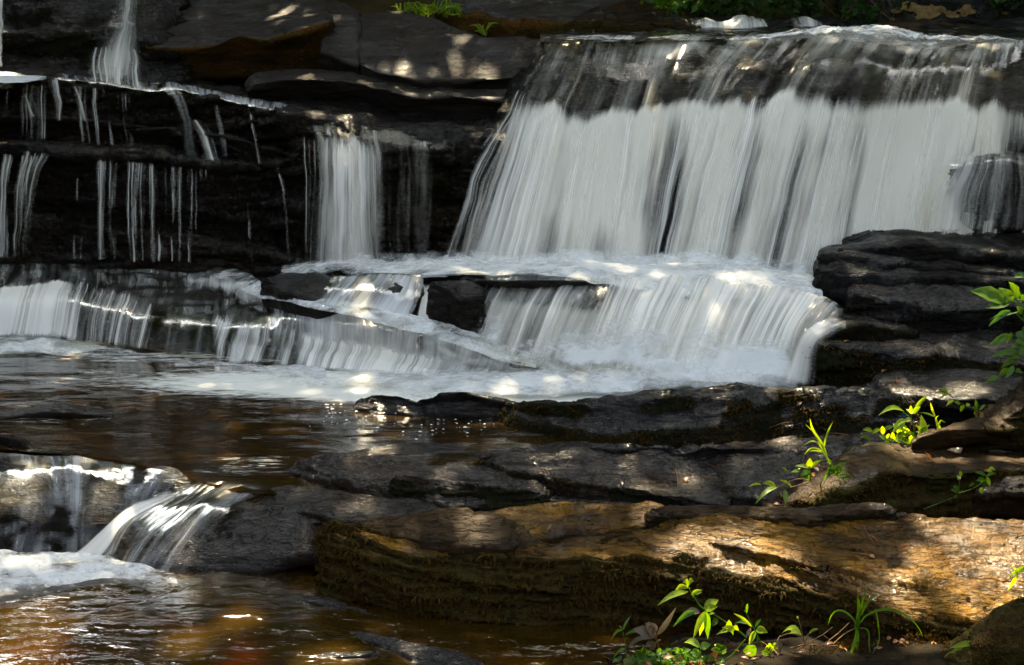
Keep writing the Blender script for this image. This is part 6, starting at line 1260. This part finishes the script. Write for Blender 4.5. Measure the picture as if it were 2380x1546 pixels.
# broad plant at the right edge
plant('leafy_plant', 'plant with long toothed green leaves reaching in from the right edge', 'plant', vM, 6.0,
    stems=[[(1500, 900), (1440, 640), (1415, 500), (1400, 430)], [(1415, 520), (1330, 460), (1260, 470)], [(1430, 580), (1350, 600), (1180, 650)], [(1440, 690), (1360, 610)], [(1500, 1000), (1430, 1050), (1340, 1210), (1230, 1340)], [(1500, 930), (1400, 900), (1300, 850)]],
    leaves=[(1235, 470, 815, 340, .075, .06), (1310, 470, 1150, 305, .062, .0), (1395, 440, 1265, 230, .058, .0), (1280, 490, 1000, 545, .04, .05), (1290, 570, 1030, 760, .030, .1), (1330, 600, 1040, 680, .014, .1), (1420, 450, 1470, 380, .04), (1380, 590, 1450, 540, .04), (1480, 170, 1310, 190, .03, .15), (1290, 850, 1020, 1000, .030, .05), (1300, 830, 1240, 960, .026, 0), (1230, 870, 1110, 985, .024, .05),
            (1390, 1050, 1040, 1125, .028, .05), (1450, 960, 1290, 1020, .03, .1), (1350, 1130, 1180, 1250, .03, .05), (1330, 1220, 1230, 1370, .028, 0), (1280, 1250, 1130, 1360, .026, .05), (1150, 1350, 990, 1415, .026, .05), (1460, 900, 1350, 830, .05), (1470, 940, 1350, 945, .05), (1450, 1020, 1400, 1100, .03), (1400, 1110, 1300, 1140, .026), (1420, 1290, 1340, 1300, .03), (1480, 800, 1420, 830, .04)], mat='green', separate=True, seed=32, sr=.004)
# far bank
def wild_grass(name, label, cx, cy, wx, n, L, Y, mat, seed, ww=(.010, .02)):
    r = np.random.default_rng(seed); bl = []
    for k in range(n):
        b = (cx + r.uniform(-wx, wx), cy + r.uniform(-6, 14)); a = r.normal(-.1, .75); l = L * r.uniform(.4, 1.2)
        bl.append([b, (b[0] + math.sin(a) * l * .55, b[1] - math.cos(a) * l * .7), (b[0] + math.sin(a) * l * 1.25, b[1] - l * .75 + abs(a) * l * .4), r.uniform(*ww)])
    return plant(name, label, 'grass', lambda x, y: (x, y), Y, blades=bl, mat=mat, seed=seed, jit=.08)
wild_grass('grass_clump', 'bright green grass clump on top of the grey slab, far bank', 1000, 28, 75, 70, 40, 11.25, 'lit', 41)
wild_grass('grass_clump', 'small sprig of grass on the dark front of the tan flat rock', 1125, 70, 8, 9, 34, 11.1, 'lit', 42)
wild_grass('grass_clump', 'tiny grass sprig at the foot of the brown mossy boulder, far bank', 1335, 84, 14, 8, 16, 10.95, 'lit', 43)
def shrub(label, px0, px1, py0, py1, Y, n, size, mat, seed, dy=.35):
    r = np.random.default_rng(seed)
    c = []
    nb = max(5, n // 45)
    for k in range(nb):
        u = r.uniform(px0, px1); v = r.uniform(py0, py1); q = W(u, v, Y + r.uniform(-dy, dy)); c.append(q + r.normal(0, .09, (n // nb, 3)))
    c = np.concatenate(c)
    V, F = leaf_cloud(c, size, r)
    root = empty('shrub', W((px0 + px1) / 2, py1, Y)); tag(root, label, 'shrub', 'shrubs along the far bank')
    mesh_from('foliage', V, F, M[mat], parent=root, attrs={'tone': np.repeat(r.uniform(0, 1, len(c)), 4)}, smooth=False)
    g = []
    for k in range(5):
        a = W(r.uniform(px0, px1), py1 + 12, Y + .1); b = W(r.uniform(px0, px1), py0 - 5, Y); g.append((*tube_path(smooth_path([a, (a + b) / 2 + r.normal(0, .05, 3), b]), .008, .004), .5))
    V, F, tn = join(g); mesh_from('stem', V, F, M['twig'], parent=root, attrs={'tone': tn})
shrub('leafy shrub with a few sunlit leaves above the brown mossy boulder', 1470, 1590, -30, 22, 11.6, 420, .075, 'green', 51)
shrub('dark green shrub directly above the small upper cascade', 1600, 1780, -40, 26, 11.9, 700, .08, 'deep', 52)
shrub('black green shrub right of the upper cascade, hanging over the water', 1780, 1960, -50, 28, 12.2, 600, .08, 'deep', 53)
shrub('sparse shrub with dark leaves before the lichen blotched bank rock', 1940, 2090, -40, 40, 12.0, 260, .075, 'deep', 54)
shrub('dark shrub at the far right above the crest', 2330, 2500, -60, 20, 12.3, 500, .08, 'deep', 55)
# pale lichen on the far right bank rock
R = ROCKS['bank_right']; P = R['P'].reshape(-1, 3); N = R['N'].reshape(-1, 3)
g = []
r_ = np.random.default_rng(61)
vis = np.nonzero((N[:, 1] < -.3))[0]
for (px, py, s) in ((2120, 8, .11), (2170, 22, .08), (2150, 34, .13), (2210, 36, .07), (2245, 22, .09), (2085, 30, .06), (2330, 26, .04), (2130, 52, .07)):
    w = W(px, py, 12.3); k = vis[np.argmin(np.linalg.norm(P[vis] - w, axis=1))]; p, n = P[k] + N[k] * .012, N[k]
    a = np.cross(n, [0, 0, 1.0]); a /= np.linalg.norm(a); b = np.cross(n, a); th = np.linspace(0, 2 * np.pi, 15)[:-1]; rr = s * r_.uniform(.45, 1.1, 14)
    V = np.concatenate([p + (np.cos(th) * rr * 1.3)[:, None] * a + (np.sin(th) * rr * .7)[:, None] * b, [p + n * .012]]); g.append((V, np.array([[i, (i + 1) % 14, 14] for i in range(14)]), .5))
M['lichen'] = plain_mat('lichen', (0.10, 0.06, 0.02), (0.22, 0.15, 0.06), 14.0, .9)
V, F, tn = join(g); o = mesh_from('lichen', V, F, M['lichen'], parent=R['o']); o['kind'] = 'stuff'

# ------------------------------------------------------------------ trees of the far bank: their crowns break up the sun
PATCH = [  # (px, py, v, radius): openings cut through the unseen crowns to put sun on chosen spots
    (1560, 1290, .03, .08), (1620, 1292, .03, .09), (1680, 1298, .03, .095), (1740, 1314, .02, .095), (1800, 1338, .01, .09), (1850, 1362, .0, .08), (1890, 1384, .0, .06), (2170, 1245, .1, .10), (2250, 1258, .1, .19), (2340, 1290, .1, .24), (2420, 1270, .1, .24), (2140, 1305, .07, .07), (2240, 1375, .0, .14), (2340, 1395, .0, .16), (2100, 1385, .0, .09), (2000, 1350, .03, .04), (1515, 1185, .08, .055), (1450, 1192, .07, .04),
    (1620, 1400, 4.86, .15), (1750, 1480, 4.86, .16), (1850, 1520, 4.86, .10), (1600, 1520, 4.8, .10), (2150, 1540, 4.76, .10), (1960, 1480, 4.8, .08), (2280, 1500, 4.75, .05),
    (2110, 1000, 6.2, .16), (2200, 1010, 6.2, .10), (1890, 1060, 5.85, .13), (1880, 1110, 5.75, .10), (1790, 1170, 5.75, .09), (2330, 930, 6.2, .10), (2190, 940, 6.6, .08), (2080, 1060, 5.9, .06),
    (650, 40, 11.0, .12), (780, 60, 10.7, .05), (930, 150, 10.1, .07), (1040, 160, 10.0, .12), (1130, 120, 9.9, .09), (700, 175, 10.1, .05), (880, 190, 9.95, .03), (930, 20, 11.1, .04), (470, 30, 11.0, .04),
    (10, 178, 10.3, .14), (800, 275, 9.7, .07), (740, 275, 9.75, .05), 
    (60, 1450, -.25, .22), (20, 1540, -.25, .22), (440, 1500, -.25, .14), (40, 1110, 0, .05), (250, 1120, 0, .07), (70, 1150, -.05, .08), (550, 1440, -.25, .12), (760, 1520, -.22, .16),
    (770, 950, 0, .08), (900, 960, 0, .16), (1100, 975, 0, .14), (2150, 950, 6.9, .20), (2230, 920, 7.0, .12), (1850, 915, .25, .13), (1950, 905, .25, .08), (1540, 915, .25, .05), (2300, 780, .3, .07), (2150, 800, .35, .05), (2230, 860, .2, .06), (2330, 880, .15, .08), (2200, 665, .5, .05), (2100, 900, .2, .07), (1350, 1050, .15, .05), (1460, 1060, .15, .05), (1800, 1040, .15, .07), (800, 1065, .08, .05), (1250, 1100, .1, .04),
    
    (1550, 20, 11.5, .12), (960, 20, 11.25, .16), (1600, 1120, .08, .06), (1700, 60, 11.2, .06)]
PC = np.array([W(a, b, v) for a, b, v, _ in PATCH]); PR = np.array([p[3] for p in PATCH])
def shaded(c, r, margin):
    """The leaves that stay: those not standing in one of the sun's openings."""
    out = np.ones(len(c), bool)
    for i in range(0, len(c), 20000):
        rel = c[i:i + 20000, None, :] - PC[None]; t = rel @ SUN
        dd = np.linalg.norm(rel - t[..., None] * SUN, axis=-1)
        out[i:i + 20000] = ~((dd < PR * r.uniform(.85, 1.1, (len(rel), 1)) + margin) & (t > 1.5)).any(1)
    return out
r_ = np.random.default_rng(77)
n = 52000
tgt = np.stack([r_.uniform(-4.6, 4.6, n), r_.uniform(4.0, 12.2, n), np.full(n, .6)], -1)
hz = 9.5 + 1.3 * fbm(np.stack([tgt[:, 0] * .5, tgt[:, 1] * .5, tgt[:, 0] * 0], -1), 3, 5) + r_.uniform(-.9, .9, n)
lp = tgt + SUN * ((hz - .6) / SUN[2])[:, None]
rel = lp[:, None, :] - PC[None]
tt = rel @ SUN
dist = np.linalg.norm(rel - tt[..., None] * SUN, axis=-1)
keep = ~((dist < PR * r_.uniform(.75, 1.15, (n, 1))).any(1))
keep &= fbm(lp * 0.9, 3, 9) > -0.7
lp = lp[keep]
trunks = [(-6.5, 15.5), (-1.8, 16.4), (2.4, 16.0), (6.8, 15.2)]
who = np.argmin(np.stack([np.abs(lp[:, 0] - t[0] * .62) for t in trunks], -1), -1)
tl = ['tree leaning in over the left part of the falls from the far bank', 'tall tree behind the grey slabs, crown over the middle of the stream', 'tall tree behind the crest of the main fall', 'tree on the right bank, crown over the golden ledge']
for k, (tx, ty) in enumerate(trunks):
    gz = float(ground_z(np.array([tx]), np.array([ty]))[0])
    root = empty('tree', (tx, ty, gz - .1)); tag(root, tl[k], 'tree')
    c = lp[who == k]
    V, F = leaf_cloud(c, .17, r_)
    mesh_from('crown', V, F, M['canopy'], parent=root, attrs={'tone': np.repeat(r_.uniform(0, 1, len(c)), 4)}, smooth=False)
    base = np.array([tx, ty, gz - .2]); top = np.array([tx * .7, ty - .8, 12.0])
    g = [(*tube_path(smooth_path([base, base + [0, 0, 3.5], top]), .20, .06, 10), 0)]
    for j in range(9):
        e = c[r_.integers(len(c))]; st = base + (top - base) * r_.uniform(.35, .9)
        g.append((*tube_path(smooth_path([st, (st + e) / 2 + [0, 0, .5], e]), .05, .012, 6), 0))
    V, F, tn = join(g); mesh_from('trunk', V, F, M['bark'], parent=root)

# unseen boughs added over the stream to cut the skylight on the rock tops
r_ = np.random.default_rng(78)
n = 11000
c = np.stack([r_.uniform(-5.5, 5.5, n), r_.uniform(1.0, 9.6, n), 9.8 + r_.normal(0, .7, n)], -1)
c = c[fbm(c * np.array([.7, .7, .3]), 3, 12) > -.12]; c = c[shaded(c, r_, .12)]
for lb, tx, ty, sel in (('unseen tree added on the left bank, its boughs blocking skylight over the stream', -7.2, 7.5, c[:, 0] < 0), ('unseen tree added on the right bank, its boughs blocking skylight over the stream', 7.2, 6.0, c[:, 0] >= 0)):
    gz = float(ground_z(np.array([tx]), np.array([ty]))[0])
    root = empty('tree', (tx, ty, gz - .1)); tag(root, lb, 'tree'); cc = c[sel]
    V, F = leaf_cloud(cc, .30, r_)
    mesh_from('crown', V, F, M['canopy'], parent=root, attrs={'tone': np.repeat(r_.uniform(0, 1, len(cc)), 4)}, smooth=False)
    base = np.array([tx, ty, gz - .2]); top = np.array([tx * .75, ty - .3, 10.5])
    g = [(*tube_path(smooth_path([base, base + [0, 0, 4.0], top]), .24, .07, 10), 0)]
    for j in range(12):
        q = cc[r_.integers(len(cc))]; st = base + (top - base) * r_.uniform(.5, .95)
        g.append((*tube_path(smooth_path([st, (st + q) / 2 + [0, 0, .6], q]), .06, .012, 6), 0))
    V, F, tn = join(g); mesh_from('trunk', V, F, M['bark'], parent=root)

# the wood on both banks and behind the viewer: only a strip of sky is open above the stream
def wood_tree(label, x, y, h0, h1, rad, n, size, seed, mat='canopy'):
    r = np.random.default_rng(seed); gz = float(ground_z(np.array([x]), np.array([y]))[0])
    root = empty('tree', (x, y, gz - .1)); tag(root, label, 'tree')
    nb = 26; th = r.uniform(0, 2 * np.pi, nb); rr = rad * np.sqrt(r.uniform(0, 1, nb)); zz = r.uniform(h0, h1, nb)
    cc = np.stack([x + np.cos(th) * rr, y + np.sin(th) * rr, gz + zz], -1)
    c = np.repeat(cc, n // nb, 0) + r.normal(0, rad * .22, (n // nb * nb, 3))
    c[:, 2] = np.maximum(c[:, 2], gz + .3)
    c = c[shaded(c, r, .18)]
    V, F = leaf_cloud(c, size, r)
    mesh_from('crown', V, F, M[mat], parent=root, attrs={'tone': np.repeat(r.uniform(0, 1, len(c)), 4)}, smooth=False)
    base = np.array([x, y, gz - .2]); g = [(*tube_path(smooth_path([base, base + [0.2, 0, h1 * .5], base + [0, 0.1, h1 * .95]]), rad * .11, .04, 8), 0)]
    for q in cc[:10]:
        st = base + np.array([0, 0, r.uniform(.3, .8) * h1]); g.append((*tube_path(smooth_path([st, (st + q) / 2 + [0, 0, .3], q]), .06, .015, 5), 0))
    V, F, tn = join(g); mesh_from('trunk', V, F, M['bark'], parent=root)
for k, (x, y, h0, h1, rad, lb) in enumerate([
    (-7.5, 19, .5, 8, 3.2, 'dense tree far back on the left of the far bank'), (-2.2, 20, .5, 8, 3.2, 'dense tree far back behind the grey slabs'), (3.2, 20, .5, 8, 3.2, 'dense tree far back behind the crest'), (8.5, 18.5, .5, 8, 3.2, 'dense tree far back on the right bank'),
    (-5.6, 15.2, .3, 5.2, 2.3, 'unseen bushy tree added on the far bank above the corner wall to block the sky'), (-2.0, 15.0, .3, 5.2, 2.3, 'unseen bushy tree added on the far bank above the grey slabs to block the sky'), (1.7, 15.2, .3, 5.2, 2.3, 'unseen bushy tree added on the far bank above the upper cascade to block the sky'), (5.4, 15.2, .3, 5.2, 2.3, 'unseen bushy tree added on the far bank above the lichen blotched rock to block the sky'),  # added out of view to keep bright sky out of the pool reflections
    (-9, 11, 0, 9, 3.0, 'leafy tree on the left bank beside the upper wall'), (-8.6, 4, 0, 9, 3.0, 'leafy tree on the left bank beside the amber pool'), (8.6, 9.5, 0, 9, 3.0, 'leafy tree on the right bank beside the rock stack'), (8.0, 3, 0, 9, 3.0, 'leafy tree on the right bank beside the near ledges'),
    (-6, -6, 0, 5, 3.0, 'tree behind the viewpoint, left'), (0, -7.5, 0, 5, 3.0, 'tree behind the viewpoint, middle'), (6, -6, 0, 5, 3.0, 'tree behind the viewpoint, right')]):
    wood_tree(lb, x, y, h0, h1, rad, 2600, .55, 300 + k)
